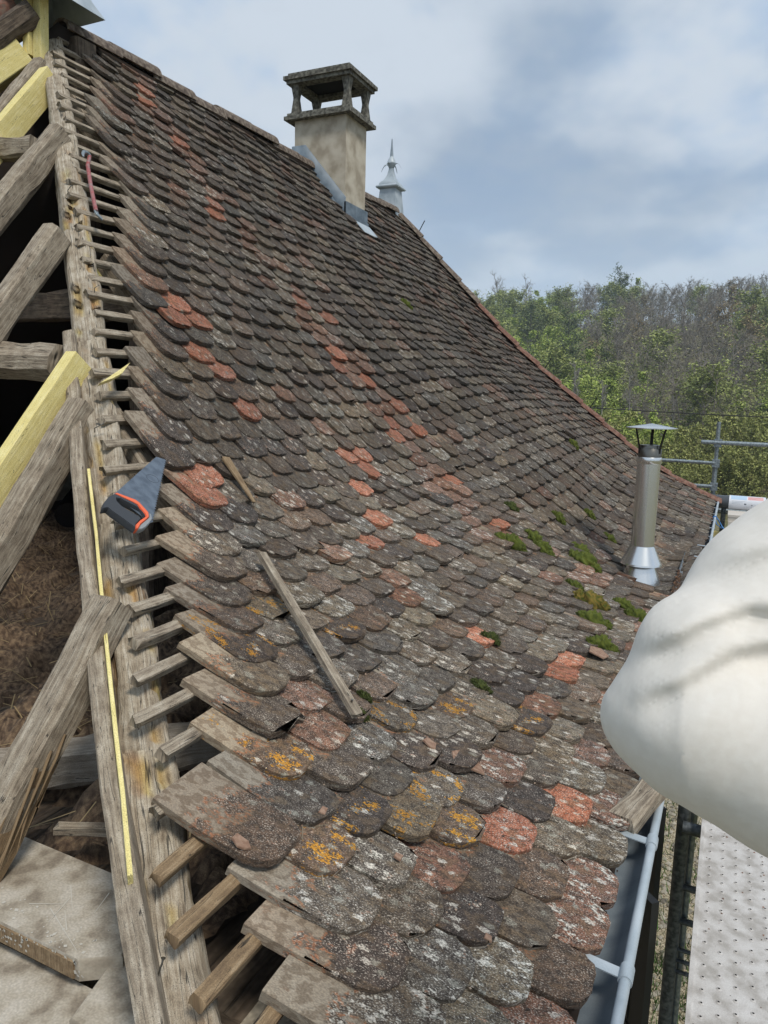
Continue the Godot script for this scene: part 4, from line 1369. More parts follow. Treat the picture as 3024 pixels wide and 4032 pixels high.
func build_flue_and_finials() -> void:
	var st := mb()
	var o := Vector3(-0.452, 0, -4.75)
	tube(st, [o + Vector3(0, -0.97, 0), o + Vector3(0, -0.36, 0)], 0.0685, 32)
	tube(st, [o + Vector3(0, -0.362, 0), o + Vector3(0, -0.355, 0), o + Vector3(0, -0.33, 0), o + Vector3(0, -0.322, 0)], [0.069, 0.074, 0.074, 0.07], 32)
	var fl := obj("stove_flue", st, M.steel, house)
	fl.set_meta("label", "shiny stainless steel flue pipe with rain cap")
	st = mb()
	tube(st, [o + Vector3(0, -0.325, 0), o + Vector3(0, -0.275, 0), o + Vector3(0, -0.268, 0), o + Vector3(0, -0.25, 0)], [0.068, 0.068, 0.06, 0.058], 28)
	obj("top_collar", st, M.steel_dull, fl)
	for k in 3:
		var a := TAU * k / 3 + 0.5
		var d := Vector3(cos(a), 0, sin(a))
		st = mb()
		timber(st, [o + d * 0.066 + Vector3(0, -0.3, 0), o + d * 0.07 + Vector3(0, -0.255, 0), o + d * 0.1 + Vector3(0, -0.14, 0)], 0.018, 0.004, d, 0.0, 3, 0.05)
		obj("strut", st, M.black_metal, fl)
	st = mb()
	lathe(st, o + Vector3(0, -0.15, 0), [[0.0, 0.004], [0.147, 0.0], [0.147, 0.005], [0.0, 0.03]], 40)
	obj("rain_cap", st, M.steel, fl)
	st = mb()
	lathe(st, o, [[0.0705, -0.868], [0.072, -0.872], [0.12, -0.975], [0.123, -0.985]], 36)
	obj("storm_collar", st, M.steel, fl)
	st = mb()
	lathe(st, o, [[0.074, -0.94], [0.084, -0.99], [0.135, -1.13], [0.14, -1.18]], 36)
	obj("flashing_cone", st, M.steel, fl)
	st = mb()
	var fr := roof_frame(0.10, -4.78, 0.05)
	slab(st, fr.origin, fr.basis.x, fr.basis.y, fr.basis.z, [Vector2(0.02, -0.2), Vector2(0.2, -0.2), Vector2(0.2, -0.05), Vector2(0.02, -0.05)], 0.004)
	obj("flashing_plate", st, M.zinc_white, fl)
	# zinc finial on the far end of the ridge
	finial(Vector3(-3.58, 1.86, -7.62), 1.0, "pale zinc finial with a spike at the far end of the ridge")
	finial(Vector3(-3.5, 2.09, -3.12), 1.05, "zinc finial base cut off by the top of the view")

func finial(o: Vector3, s: float, label: String) -> void:
	var st := mb()
	lathe(st, o, [[0.118 * s, 0.02 * s], [0.088 * s, 0.335 * s]], 4, true)
	var fi := obj("finial", st, M.zinc_white, house)
	fi.set_meta("label", label)
	st = mb()
	lathe(st, o, [[0.088 * s, 0.336 * s], [0.118 * s, 0.343 * s], [0.125 * s, 0.356 * s], [0.118 * s, 0.369 * s], [0.1 * s, 0.376 * s]], 4, true)
	obj("moulding", st, M.zinc_white, fi)
	st = mb()
	lathe(st, o, [[0.099 * s, 0.376 * s], [0.096 * s, 0.396 * s], [0.062 * s, 0.43 * s], [0.038 * s, 0.475 * s], [0.024 * s, 0.53 * s], [0.021 * s, 0.555 * s]], 4, true)
	obj("neck", st, M.zinc_white, fi)
	st = mb()
	lathe(st, o, [[0.02 * s, 0.55 * s], [0.034 * s, 0.575 * s], [0.05 * s, 0.605 * s], [0.05 * s, 0.614 * s], [0.034 * s, 0.65 * s], [0.019 * s, 0.676 * s]], 20)
	obj("knob", st, M.zinc_white, fi)
	st = mb()
	lathe(st, o, [[0.019 * s, 0.675 * s], [0.005 * s, 0.855 * s], [0.0, 0.86 * s]], 12)
	obj("spike", st, M.zinc, fi)
	for k in 4:
		var d := Vector3(cos(k * PI / 2 + 0.1), 0, sin(k * PI / 2 + 0.1)) * s
		var pts := []
		for i in 8:
			var t := i / 7.0
			pts.append(o + d * (0.04 + 0.085 * t) + Vector3(0, (0.59 + 0.02 * sin(PI * t) - 0.05 * t * t) * s, 0))
		st = mb()
		timber(st, pts, 0.018, 0.004, Vector3.UP, 0.0, 2, 0.05, 0.8)
		obj("curl", st, M.zinc_white, fi)
	# skirt flared over the hips
	st = mb()
	lathe(st, o, [[0.185 * s, -0.1], [0.18 * s, -0.09], [0.14 * s, -0.02], [0.118 * s, 0.06]], 4, true)
	obj("skirt", st, M.zinc_white, fi)

func build_gutter() -> void:
	var st := mb()
	var cx := -0.172
	var cy := -1.06
	var r := 0.072
	var z0 := -0.25
	var z1 := -8.95
	var n := 30
	for i in n:
		var za := lerpf(z0, z1, float(i) / n)
		var zb := lerpf(z0, z1, (i + 1.0) / n)
		for k in 12:
			var a0 := PI + PI * k / 12
			var a1 := PI + PI * (k + 1) / 12
			for s in [0.0, 0.0025]:
				st.set_smooth_group(1 if s == 0.0 else 2)
				var d0 := Vector3(cos(a0), sin(a0), 0)
				var d1 := Vector3(cos(a1), sin(a1), 0)
				var c := Vector3(cx, cy, 0)
				quad(st, c + d0 * (r + s) + Vector3(0, 0, za), c + d1 * (r + s) + Vector3(0, 0, za), c + d1 * (r + s) + Vector3(0, 0, zb), c + d0 * (r + s) + Vector3(0, 0, zb), (d0 + d1) * (1.0 if s > 0 else -1.0))
	for e in [z0, z1]:
		for k in 12:
			var a0 := PI + PI * k / 12
			var a1 := PI + PI * (k + 1) / 12
			tri(st, Vector3(cx, cy, e), Vector3(cx + cos(a0) * r, cy + sin(a0) * r, e), Vector3(cx + cos(a1) * r, cy + sin(a1) * r, e), Vector3(0, 0, -1.0 if e < -4 else 1.0))
	var gu := obj("gutter", st, M.zinc, house)
	st = mb()
	tube(st, [Vector3(cx + r + 0.008, cy + 0.004, z0), Vector3(cx + r + 0.008, cy + 0.004, -4.0), Vector3(cx + r + 0.008, cy + 0.004, z1)], 0.0105, 16)
	obj("rolled_edge", st, M.zinc_white, gu)
	var z := -0.85
	while z > -8.9:
		st = mb()
		timber(st, [Vector3(cx - 0.005, cy + 0.008, z - 0.006), Vector3(cx + 0.05, cy + 0.006, z), Vector3(cx + r - 0.003, cy + 0.005, z + 0.001)], 0.026, 0.003, Vector3.UP, 0.0, 5, 0.05)
		tube(st, [Vector3(cx + r + 0.008, cy + 0.004, z + 0.02), Vector3(cx + r + 0.008, cy + 0.004, z - 0.02)], 0.0135, 14)
		obj("bracket", st, M.zinc_white, gu)
		z -= 0.468
	st = mb()
	timber(st, [Vector3(cx - r - 0.02, cy - 0.1, z0), Vector3(cx - r - 0.02, cy - 0.1, z1)], 0.022, 0.12, Vector3.UP, 0.001, 8, 0.05)
	obj("fascia_board", st, M.wood_dark, house)
	# clay crumbs, grit and dead leaves gathered under the tile ends
	st = mb()
	for i in 6000:
		var zz := rng.randf_range(-5.0, -0.6)
		var a := PI + PI * clampf(absf(rng.randfn()) * 0.22, 0.0, 0.55)
		var p := Vector3(cx + cos(a) * (r - 0.004), cy + sin(a) * (r - 0.004) + rng.randf() * 0.02 + 0.006, zz)
		var s := rng.randf_range(0.0015, 0.006) * (2.2 if rng.randf() < 0.05 else 1.0)
		var c := Color(0.11, 0.08, 0.055).lerp(Color(0.34, 0.16, 0.09), rng.randf() * rng.randf())
		st.set_color(c * rng.randf_range(0.5, 1.3))
		var u := Vector3(rng.randfn(), rng.randfn(), rng.randfn()).normalized() * s
		var v := u.cross(Vector3(rng.randfn(), rng.randfn(), rng.randfn())).normalized() * s
		var w := u.cross(v).normalized() * s * 0.7
		tri(st, p - u, p + v, p + w, Vector3.UP)
		tri(st, p + u, p + v, p + w, Vector3.UP)
		tri(st, p - u, p + u, p + w, Vector3(1, 0, 1))
	tag(obj("gutter_debris", st, M.moss), "brown clay crumbs and dead leaves gathered in the gutter", "debris", "", "stuff")

func build_scaffold() -> void:
	var sc := thing("scaffold", "galvanised tube scaffold with perforated steel deck along the eaves", "scaffold")
	# deck planks
	for row in 2:
		for k in 5:
			var z := 0.9 - k * 2.07
			var x := 0.02 + row * 0.325
			var st := mb()
			box(st, Vector3(x, -1.6, z - 2.06), Vector3(x + 0.318, -1.551, z))
			box(st, Vector3(x, -1.5508, z - 2.06), Vector3(x + 0.012, -1.546, z))
			box(st, Vector3(x + 0.306, -1.5508, z - 2.06), Vector3(x + 0.318, -1.546, z))
			var d := obj("deck_plank", st, M.deck, sc)
			if k > 1 or row > 0: continue
			st = mb()
			for i in 7:
				for j in 42:
					var c := Vector3(x + 0.035 + i * 0.041, -1.5505, z - 0.02 - j * 0.049 - (i % 2) * 0.024)
					for s in 8:
						var a0 := TAU * s / 8
						var a1 := TAU * (s + 1) / 8
						tri(st, c + Vector3(0, 0.0022, 0), c + Vector3(cos(a0), 0, sin(a0)) * 0.003 + Vector3(0, 0.0022, 0), c + Vector3(cos(a1), 0, sin(a1)) * 0.003 + Vector3(0, 0.0022, 0), Vector3.UP)
			tag(obj("punched_holes", st, M.hole, d), "", "", "", "stuff")
			st = mb()
			for i in 7:
				for j in 42:
					var c := Vector3(x + 0.035 + i * 0.041, -1.5507, z - 0.02 - j * 0.049 - (i % 2) * 0.024)
					for s in 8:
						var a0 := TAU * s / 8
						var a1 := TAU * (s + 1) / 8
						var e0 := Vector3(cos(a0), 0, sin(a0))
						var e1 := Vector3(cos(a1), 0, sin(a1))
						quad(st, c + e0 * 0.0075, c + e1 * 0.0075, c + e1 * 0.003 + Vector3(0, 0.0024, 0), c + e0 * 0.003 + Vector3(0, 0.0024, 0), Vector3.UP)
			tag(obj("hole_rims", st, M.deck, d), "", "", "", "stuff")
	var gst := mb()
	for i in 420:
		var p := Vector3(rng.randf_range(0.03, 0.62), -1.5505, rng.randf_range(-4.5, -0.8))
		var s := rng.randf_range(0.0012, 0.005)
		gst.set_color(Color(0.3, 0.16, 0.11).lerp(Color(0.12, 0.1, 0.08), rng.randf()) * rng.randf_range(0.6, 1.2))
		var a := rng.randf() * TAU
		tri(gst, p + Vector3(cos(a), 0, sin(a)) * s, p + Vector3(cos(a + 2.0), 0, sin(a + 2.0)) * s, p + Vector3(0, s * 0.8, 0), Vector3.UP)
		tri(gst, p + Vector3(cos(a), 0, sin(a)) * s, p + Vector3(cos(a + 4.0), 0, sin(a + 4.0)) * s, p + Vector3(0, s * 0.8, 0), Vector3.UP)
		tri(gst, p + Vector3(cos(a + 4.0), 0, sin(a + 4.0)) * s, p + Vector3(cos(a + 2.0), 0, sin(a + 2.0)) * s, p + Vector3(0, s * 0.8, 0), Vector3.UP)
	tag(obj("deck_grit", gst, M.moss), "brown clay grit scattered on the pale scaffold deck", "debris", "", "stuff")
	# frame beside the deck, seen down through the slot
	var st := mb()
	tube(st, [Vector3(-0.045, -4.6, -3.0), Vector3(-0.045, -0.95, -3.0)], 0.0245, 16)
	obj("standard", st, M.galv_dark, sc)
	st = mb()
	tube(st, [Vector3(-0.008, -4.6, -3.03), Vector3(-0.008, -1.6, -3.03)], 0.013, 12)
	obj("standard", st, M.galv, sc)
	for y in [-1.93, -2.08, -2.21, -2.26, -2.31, -2.6, -2.9, -3.3]:
		st = mb()
		tube(st, [Vector3(-0.03, y, -3.0), Vector3(0.6, y, -3.0)], 0.014 if y > -2.2 else 0.009, 10)
		obj("rung", st, M.galv_dark, sc)
	for z in [-0.2, -5.9]:
		for x in [-0.045, 0.7]:
			st = mb()
			tube(st, [Vector3(x, -4.6, z), Vector3(x, -1.2, z)], 0.0245, 14)
			obj("standard", st, M.galv_dark, sc)
	for z in [-0.2, -3.0, -5.9, -8.6]:
		st = mb()
		tube(st, [Vector3(-0.045, -1.64, z + 0.06), Vector3(0.72, -1.64, z + 0.06)], 0.024, 12)
		obj("transom", st, M.galv_dark, sc)
	# far end standard and guard rails
	st = mb()
	tube(st, [Vector3(-0.155, -4.6, -9.25), Vector3(-0.16, -0.64, -9.25)], 0.026, 16)
	tube(st, [Vector3(-0.16, -0.64, -9.25), Vector3(-0.165, -0.19, -9.25)], 0.0215, 16)
	obj("standard", st, M.galv, sc)
	for q in [[-0.425, -0.33, 1.2, 0.024], [-0.655, -0.95, -0.17, 0.02], [-0.925, -0.95, -0.18, 0.022], [-1.19, -0.12, 0.9, 0.022]]:
		st = mb()
		tube(st, [Vector3(q[1], q[0] + 0.004, -9.21), Vector3(q[2], q[0], -9.21)], q[3], 14)
		obj("guard_rail", st, M.galv if q[0] > -0.5 else M.galv, sc)
		if q[0] > -1.0:
			st = mb()
			box(st, Vector3(-0.198, q[0] - 0.045, -9.285), Vector3(-0.118, q[0] + 0.04, -9.2))
			obj("coupler", st, M.galv, sc)
	st = mb()
	tube(st, [Vector3(-0.03, -4.6, -9.0), Vector3(-0.03, -1.12, -9.0)], 0.026, 12)
	obj("standard", st, M.galv_dark, sc)
	st = mb()
	timber(st, [Vector3(-0.12, -1.385, -8.7), Vector3(0.7, -1.385, -8.7)], 0.05, 0.06, Vector3.UP, 0.0, 3, 0.04)
	var yb := obj("toe_board", st, M.wood_yellow, sc)
	yb.set_meta("label", "yellow timber at the far end of the scaffold")
	# roll of black roofing membrane with a printed wrapper
	var ro := thing("membrane_roll", "black plastic wrapped membrane roll with white printed label on far scaffold", "roll", Vector3(0, -1.065, -9.0))
	st = mb()
	var pts := []
	var rad := []
	var nz := noise(FastNoiseLite.TYPE_SIMPLEX, 3.0, 3, 3)
	for i in 26:
		pts.append(Vector3(lerpf(-0.28, 0.85, i / 25.0), 0, 0))
		rad.append(0.076 + 0.004 * nz.get_noise_1d(i * 0.4))
	tube(st, pts, rad, 20)
	obj("membrane", st, mat(c8(70, 74, 80), 0.28), ro)
	var im := Image.create(128, 128, false, Image.FORMAT_RGB8)
	im.fill(c8(214, 218, 226))
	im.fill_rect(Rect2i(6, 20, 56, 40), c8(176, 200, 224))
	im.fill_rect(Rect2i(66, 28, 54, 30), c8(216, 170, 170))
	im.fill_rect(Rect2i(14, 8, 22, 7), c8(214, 160, 160))
	for k in 4: im.fill_rect(Rect2i(70, 32 + k * 6, 46 - k * 7, 2), c8(190, 130, 134))
	for k in 3: im.fill_rect(Rect2i(10, 70 + k * 8, 48 - k * 9, 2), c8(150, 160, 172))
	im.fill_rect(Rect2i(54, 82, 8, 9), c8(110, 116, 126))
	im.fill_rect(Rect2i(78, 88, 6, 6), c8(130, 134, 142))
	var lm := mat(Color.WHITE, 0.5)
	lm.albedo_texture = tex(im)
	st = mb()
	for k in 12:
		var a0 := lerpf(-0.9, 1.9, k / 12.0)
		var a1 := lerpf(-0.9, 1.9, (k + 1) / 12.0)
		var d0 := Vector3(0, sin(a0), cos(a0)) * 0.0815
		var d1 := Vector3(0, sin(a1), cos(a1)) * 0.0815
		quad(st, Vector3(0.015, 0, 0) + d0, Vector3(0.375, 0, 0) + d0, Vector3(0.375, 0, 0) + d1, Vector3(0.015, 0, 0) + d1, d0, Vector2(0, 1 - k / 12.0), Vector2(1, 1 - k / 12.0), Vector2(1, 1 - (k + 1) / 12.0), Vector2(0, 1 - (k + 1) / 12.0))
	obj("printed_label", st, lm, ro)
	# pale flat cartons under it
	var carton := mat(c8(196, 190, 182), 0.85)
	for q in [[0.02, -1.215, -1.148, -8.92, "upper pale flat carton under the black membrane roll"], [0.03, -1.365, -1.219, -8.9, "thicker pale carton below the thin one on far scaffold"]]:
		var b := thing("carton", q[4], "carton", Vector3(q[0], q[1], q[3]))
		st = mb()
		box(st, Vector3(0, 0, 0), Vector3(0.8, q[2] - q[1], 0.36))
		obj("box_body", st, carton, b)
		st = mb()
		box(st, Vector3(-0.004, (q[2] - q[1]) * 0.72, -0.004), Vector3(0.804, q[2] - q[1] + 0.004, 0.366))
		obj("lid", st, carton, b)
		st = mb()
		box(st, Vector3(0.24, q[2] - q[1] + 0.0045, 0.0), Vector3(0.246, q[2] - q[1] + 0.0055, 0.36))
		obj("seam", st, M.hole, b)
	var pal := thing("pallet", "low dark pallet carrying the pale cartons on far deck", "pallet", Vector3(0.03, -1.55, -8.9))
	for k in 3:
		st = mb()
		box(st, Vector3(0.02 + k * 0.34, 0.004, 0.02), Vector3(0.12 + k * 0.34, 0.15, 0.34))
		obj("bearer", st, M.wood_dark, pal)
	st = mb()
	box(st, Vector3(0, 0.151, 0), Vector3(0.8, 0.182, 0.36))
	obj("top_board", st, M.wood_dark, pal)
	# blue cord tied round the gutter
	var rp := thing("blue_cord", "blue cord knotted around the far gutter edge", "rope")
	st = mb()
	tube(st, [Vector3(-0.092, -1.04, -7.6), Vector3(-0.06, -1.1, -7.75), Vector3(-0.02, -1.16, -7.72), Vector3(0.03, -1.2, -7.7)], 0.006, 8)
	tube(st, [Vector3(-0.092, -1.045, -7.6), Vector3(-0.075, -1.09, -7.45), Vector3(-0.03, -1.15, -7.6)], 0.005, 8)
	var ring := []
	for k in 13: ring.append(Vector3(-0.092 + cos(TAU * k / 12.0) * 0.016, -1.056 + sin(TAU * k / 12.0) * 0.016, -7.6 + 0.004 * k / 12.0))
	tube(st, ring, 0.005, 6, false)
	obj("cord", st, mat(c8(70, 128, 190), 0.7), rp)

var kinds := {}
var tr_rng := RandomNumberGenerator.new()
func plant(kind: String, x: float, z: float, s: float, own := "", thick := 1.0) -> void:
	var k: Array = kinds[kind]
	var bush: bool = kind == "willow" or kind == "bush"
	var u := x / -z
	var where := (", upper slope" if z < -140.0 else ", middle slope" if z < -95.0 else ", foot of the slope" if z < -57.0 else "") + (", left side" if u < -0.2 else ", centre" if u < -0.07 else ", right side")
	var t := thing("bush" if bush else "tree", own if own != "" else k[1] + where, "bush" if bush else "tree", Vector3(x, ground_y(x, z), z), "" if own != "" else k[2] + where)
	t.rotation.y = tr_rng.randf() * TAU
	t.scale = Vector3(s * thick, s, s * thick)
	put("stems" if bush else "trunk", k[0][0], M.bark, t)
	put("leaves" if bush else "crown", k[0][1], M.leaf, t)

func build_forest() -> void:
	var brown := Color(0.22, 0.195, 0.165)
	var greyb := Color(0.27, 0.245, 0.215)
	var pale := Color(0.24, 0.225, 0.2)
	var g1 := [Color(0.27, 0.31, 0.09), Color(0.33, 0.36, 0.12), Color(0.21, 0.24, 0.075)]
	var g2 := [Color(0.32, 0.4, 0.08), Color(0.38, 0.44, 0.11), Color(0.24, 0.31, 0.06)]
	var g3 := [Color(0.1, 0.135, 0.045), Color(0.14, 0.165, 0.06)]
	var ol := [Color(0.2, 0.2, 0.09), Color(0.16, 0.15, 0.07), Color(0.22, 0.21, 0.11)]
	var org := [Color(0.28, 0.2, 0.1), Color(0.23, 0.18, 0.09), Color(0.3, 0.23, 0.11)]
	var wil := [Color(0.3, 0.32, 0.1), Color(0.35, 0.36, 0.13), Color(0.25, 0.27, 0.08)]
	# kinds: meshes, label, group
	kinds = {
		"tall": [tree_meshes(1, 13.0, 0.4, 0.3, 0, 0.1, g1, greyb, 1, 5), "tall bare tree with thin crown standing on the hill crest", "bare trees along the hill crest"],
		"tall2": [tree_meshes(2, 13.0, 0.36, 0.32, 2, 0.13, ol, greyb, 1, 4), "tall budding tree with tufted crown on the hill crest", "budding trees along the hill crest"],
		"bare": [tree_meshes(3, 11.0, 0.18, 0.44, 0, 0.1, g1, brown, 1, 8), "bare grey brown tree on the wooded hillside", "bare trees on the hillside"],
		"bare2": [tree_meshes(4, 11.0, 0.14, 0.4, 1, 0.12, ol, brown, 2, 7), "forked bare tree with first buds on the wooded hillside", "forked bare trees on the hillside"],
		"green": [tree_meshes(5, 10.0, 0.1, 0.5, 9, 0.17, g1, brown, 1, 2), "mid green leafy tree on the wooded hillside", "green trees on the hillside"],
		"lime": [tree_meshes(6, 9.0, 0.08, 0.46, 10, 0.17, g2, brown, 2, 1), "bright lime green spring tree on the wooded hillside", "lime green trees on the hillside"],
		"dark": [tree_meshes(7, 11.0, 0.14, 0.4, 6, 0.17, g3, brown, 1, 3), "dark green ivy covered tree on the hillside", "ivy covered trees on the hillside"],
		"russet": [tree_meshes(8, 10.0, 0.14, 0.46, 4, 0.15, org, brown, 1, 5), "russet budding tree on the right of the hillside", "russet trees on the hillside"],
		"pole": [tree_meshes(9, 12.0, 0.62, 0.12, 0, 0.1, ol, pale, 1, 3), "slim pale trunked tree rising from the thicket", "slim pale trunks in front of the hill"],
		"willow": [tree_meshes(10, 4.6, 0.06, 0.34, 4, 0.085, wil, Color(0.16, 0.15, 0.07), 7, 5), "yellow green willow bush growing behind the scaffold", "willow bushes behind the scaffold"],
		"bush": [tree_meshes(11, 4.2, 0.08, 0.4, 5, 0.1, g2, brown, 5, 3), "fresh green bush growing in front of the hill", "green bushes in front of the hill"],
	}
	var r := RandomNumberGenerator.new()
	r.seed = 17
	# singular ones first
	plant("tall", -61.5, -205.0, 1.35, "taller of the two lone bare trees above the roof hip")
	plant("tall", -53.5, -205.0, 1.2, "shorter of the two lone bare trees above the roof hip")
	plant("lime", -16.6, -86.0, 0.9, "brightest lime green tree just right of the roof hip")
	plant("lime", -14.3, -80.0, 0.75, "rounded yellow green tree lowest beside the roof hip")
	plant("dark", -26.5, -182.0, 1.15, "ivy clad tree with green crown below the crest gap")
	plant("lime", -24.6, -184.0, 1.15, "lime green tree behind the ivy clad trunk")
	plant("russet", -3.2, -120.0, 0.95, "largest russet tree halfway up the hillside")
	# crest
	for i in 34:
		var x := -40.0 + i * 1.65 + r.randf_range(-0.6, 0.6)
		if x < -25.0 and r.randf() < 0.45: continue
		plant(["tall", "tall2", "tall2", "bare", "tall"][r.randi() % 5], x, -200.0 - r.randf() * 14.0, r.randf_range(0.72, 0.98) * (1.0 if x > -26 else 0.72), "", 0.85)
	for i in 14: plant(["tall", "bare", "green"][r.randi() % 3], -74.0 + i * 2.6 + r.randf_range(-1, 1), -198.0 - r.randf() * 10.0, r.randf_range(0.55, 0.8))
	# slope
	for row in 9:
		var z := -188.0 + row * 13.0
		var x0 := -0.42 * -z
		var n := int(21 - row * 0.9)
		for i in n:
			var x := lerpf(x0, 0.12 * -z, (i + r.randf_range(0.1, 0.9)) / n)
			var u := x / -z
			var kind: String = ["bare", "bare2", "bare", "bare2", "bare", "bare2", "bare", "russet", "green"][r.randi() % 9]
			if u < -0.2: kind = ["green", "lime", "lime", "dark", "green", "lime"][r.randi() % 6]
			elif u > -0.02: kind = ["bare", "russet", "bare2", "green", "bare"][r.randi() % 5]
			plant(kind, x, z + r.randf_range(-5, 5), r.randf_range(0.66, 0.98), "", 1.3)
	# thicket at the foot
	for i in 22: plant(["bare2", "lime", "bush", "green"][r.randi() % 4], lerpf(-17.0, 9.0, (i + r.randf()) / 22.0), -66.0 - r.randf() * 9.0, r.randf_range(0.5, 0.75), "", 1.3)
	for i in 5: plant("pole", [-11.2, -9.4, -7.6, -13.0, -4.4][i], -60.0 - i * 1.5, [0.75, 0.62, 0.66, 0.55, 0.5][i])
	for i in 20: plant(["willow", "willow", "willow", "bush"][r.randi() % 4], lerpf(-12.0, 5.5, (i + r.randf()) / 20.0), -42.0 - r.randf() * 9.0, r.randf_range(0.75, 1.05))
	for i in 9: plant("willow", lerpf(-5.0, 3.5, (i + r.randf()) / 9.0), -33.0 - r.randf() * 4.0, r.randf_range(0.5, 0.72))
	# undergrowth that fills the wood floor
	var st := mb()
	for i in 9000:
		var z := -62.0 - 150.0 * r.randf()
		var x := lerpf(-0.5, 0.2, r.randf()) * -z
		var p := Vector3(x, ground_y(x, z), z)
		var h := r.randf_range(0.6, 2.2)
		var d := Vector3(r.randfn(), 0, r.randfn()).normalized() * 0.03
		var green := r.randf() < (0.5 if x / -z < -0.2 else 0.22)
		st.set_color((Color(0.2, 0.22, 0.09) if green else Color(0.24, 0.215, 0.175)) * r.randf_range(0.6, 1.3))
		for k in 3:
			var o := Vector3(r.randfn() * 0.5, 0, r.randfn() * 0.5)
			st.add_vertex(p + o - d); st.add_vertex(p + o + d); st.add_vertex(p + o * 1.6 + Vector3(r.randfn() * 0.3, h, r.randfn() * 0.3))
		if green: leafy(st, p + Vector3(0, h * 0.6, 0), 6, 0.5, 0.22, g1, r)
	st.generate_normals()
	tag(obj("undergrowth", st, M.leaf, self, false), "brown and green undergrowth covering the floor of the hillside wood", "undergrowth", "", "stuff")
	# overhead line
	st = mb()
	var pts := []
	for i in 30:
		var t := i / 29.0
		pts.append(Vector3(lerpf(-9.0, 8.0, t), -0.17 - 0.19 * (t * 17.0 - 3.9) / 6.2 * 0.66 - 0.1 * sin(PI * t), -30.0))
	tube(st, pts, 0.022, 6)
	tag(obj("overhead_cable", st, M.cable), "thin black overhead cable crossing in front of the hillside", "cable")
	# tree guards on young trees
	for q in [[1.72, -5.0, -60.0, 0.75, "white tube tree guard standing alone in the meadow"], [2.15, -5.0, -58.0, 0.55, "lowest white tree guard in the meadow beyond the roll"], [2.42, -5.0, -61.0, 1.0, "white tree guard at the very edge of the photo"]]:
		var g := thing("tree_guard", q[4], "tree guard", Vector3(q[0], ground_y(q[0], q[2]), q[2]))
		st = mb()
		tube(st, [Vector3.ZERO, Vector3(0.02, q[3], 0)], 0.09, 10)
		obj("tube", st, mat(c8(214, 214, 206), 0.7), g)
		st = mb()
		tube(st, [Vector3(0.12, 0, 0), Vector3(0.12, q[3] * 1.1, 0)], 0.025, 6)
		obj("stake", st, M.wood, g)

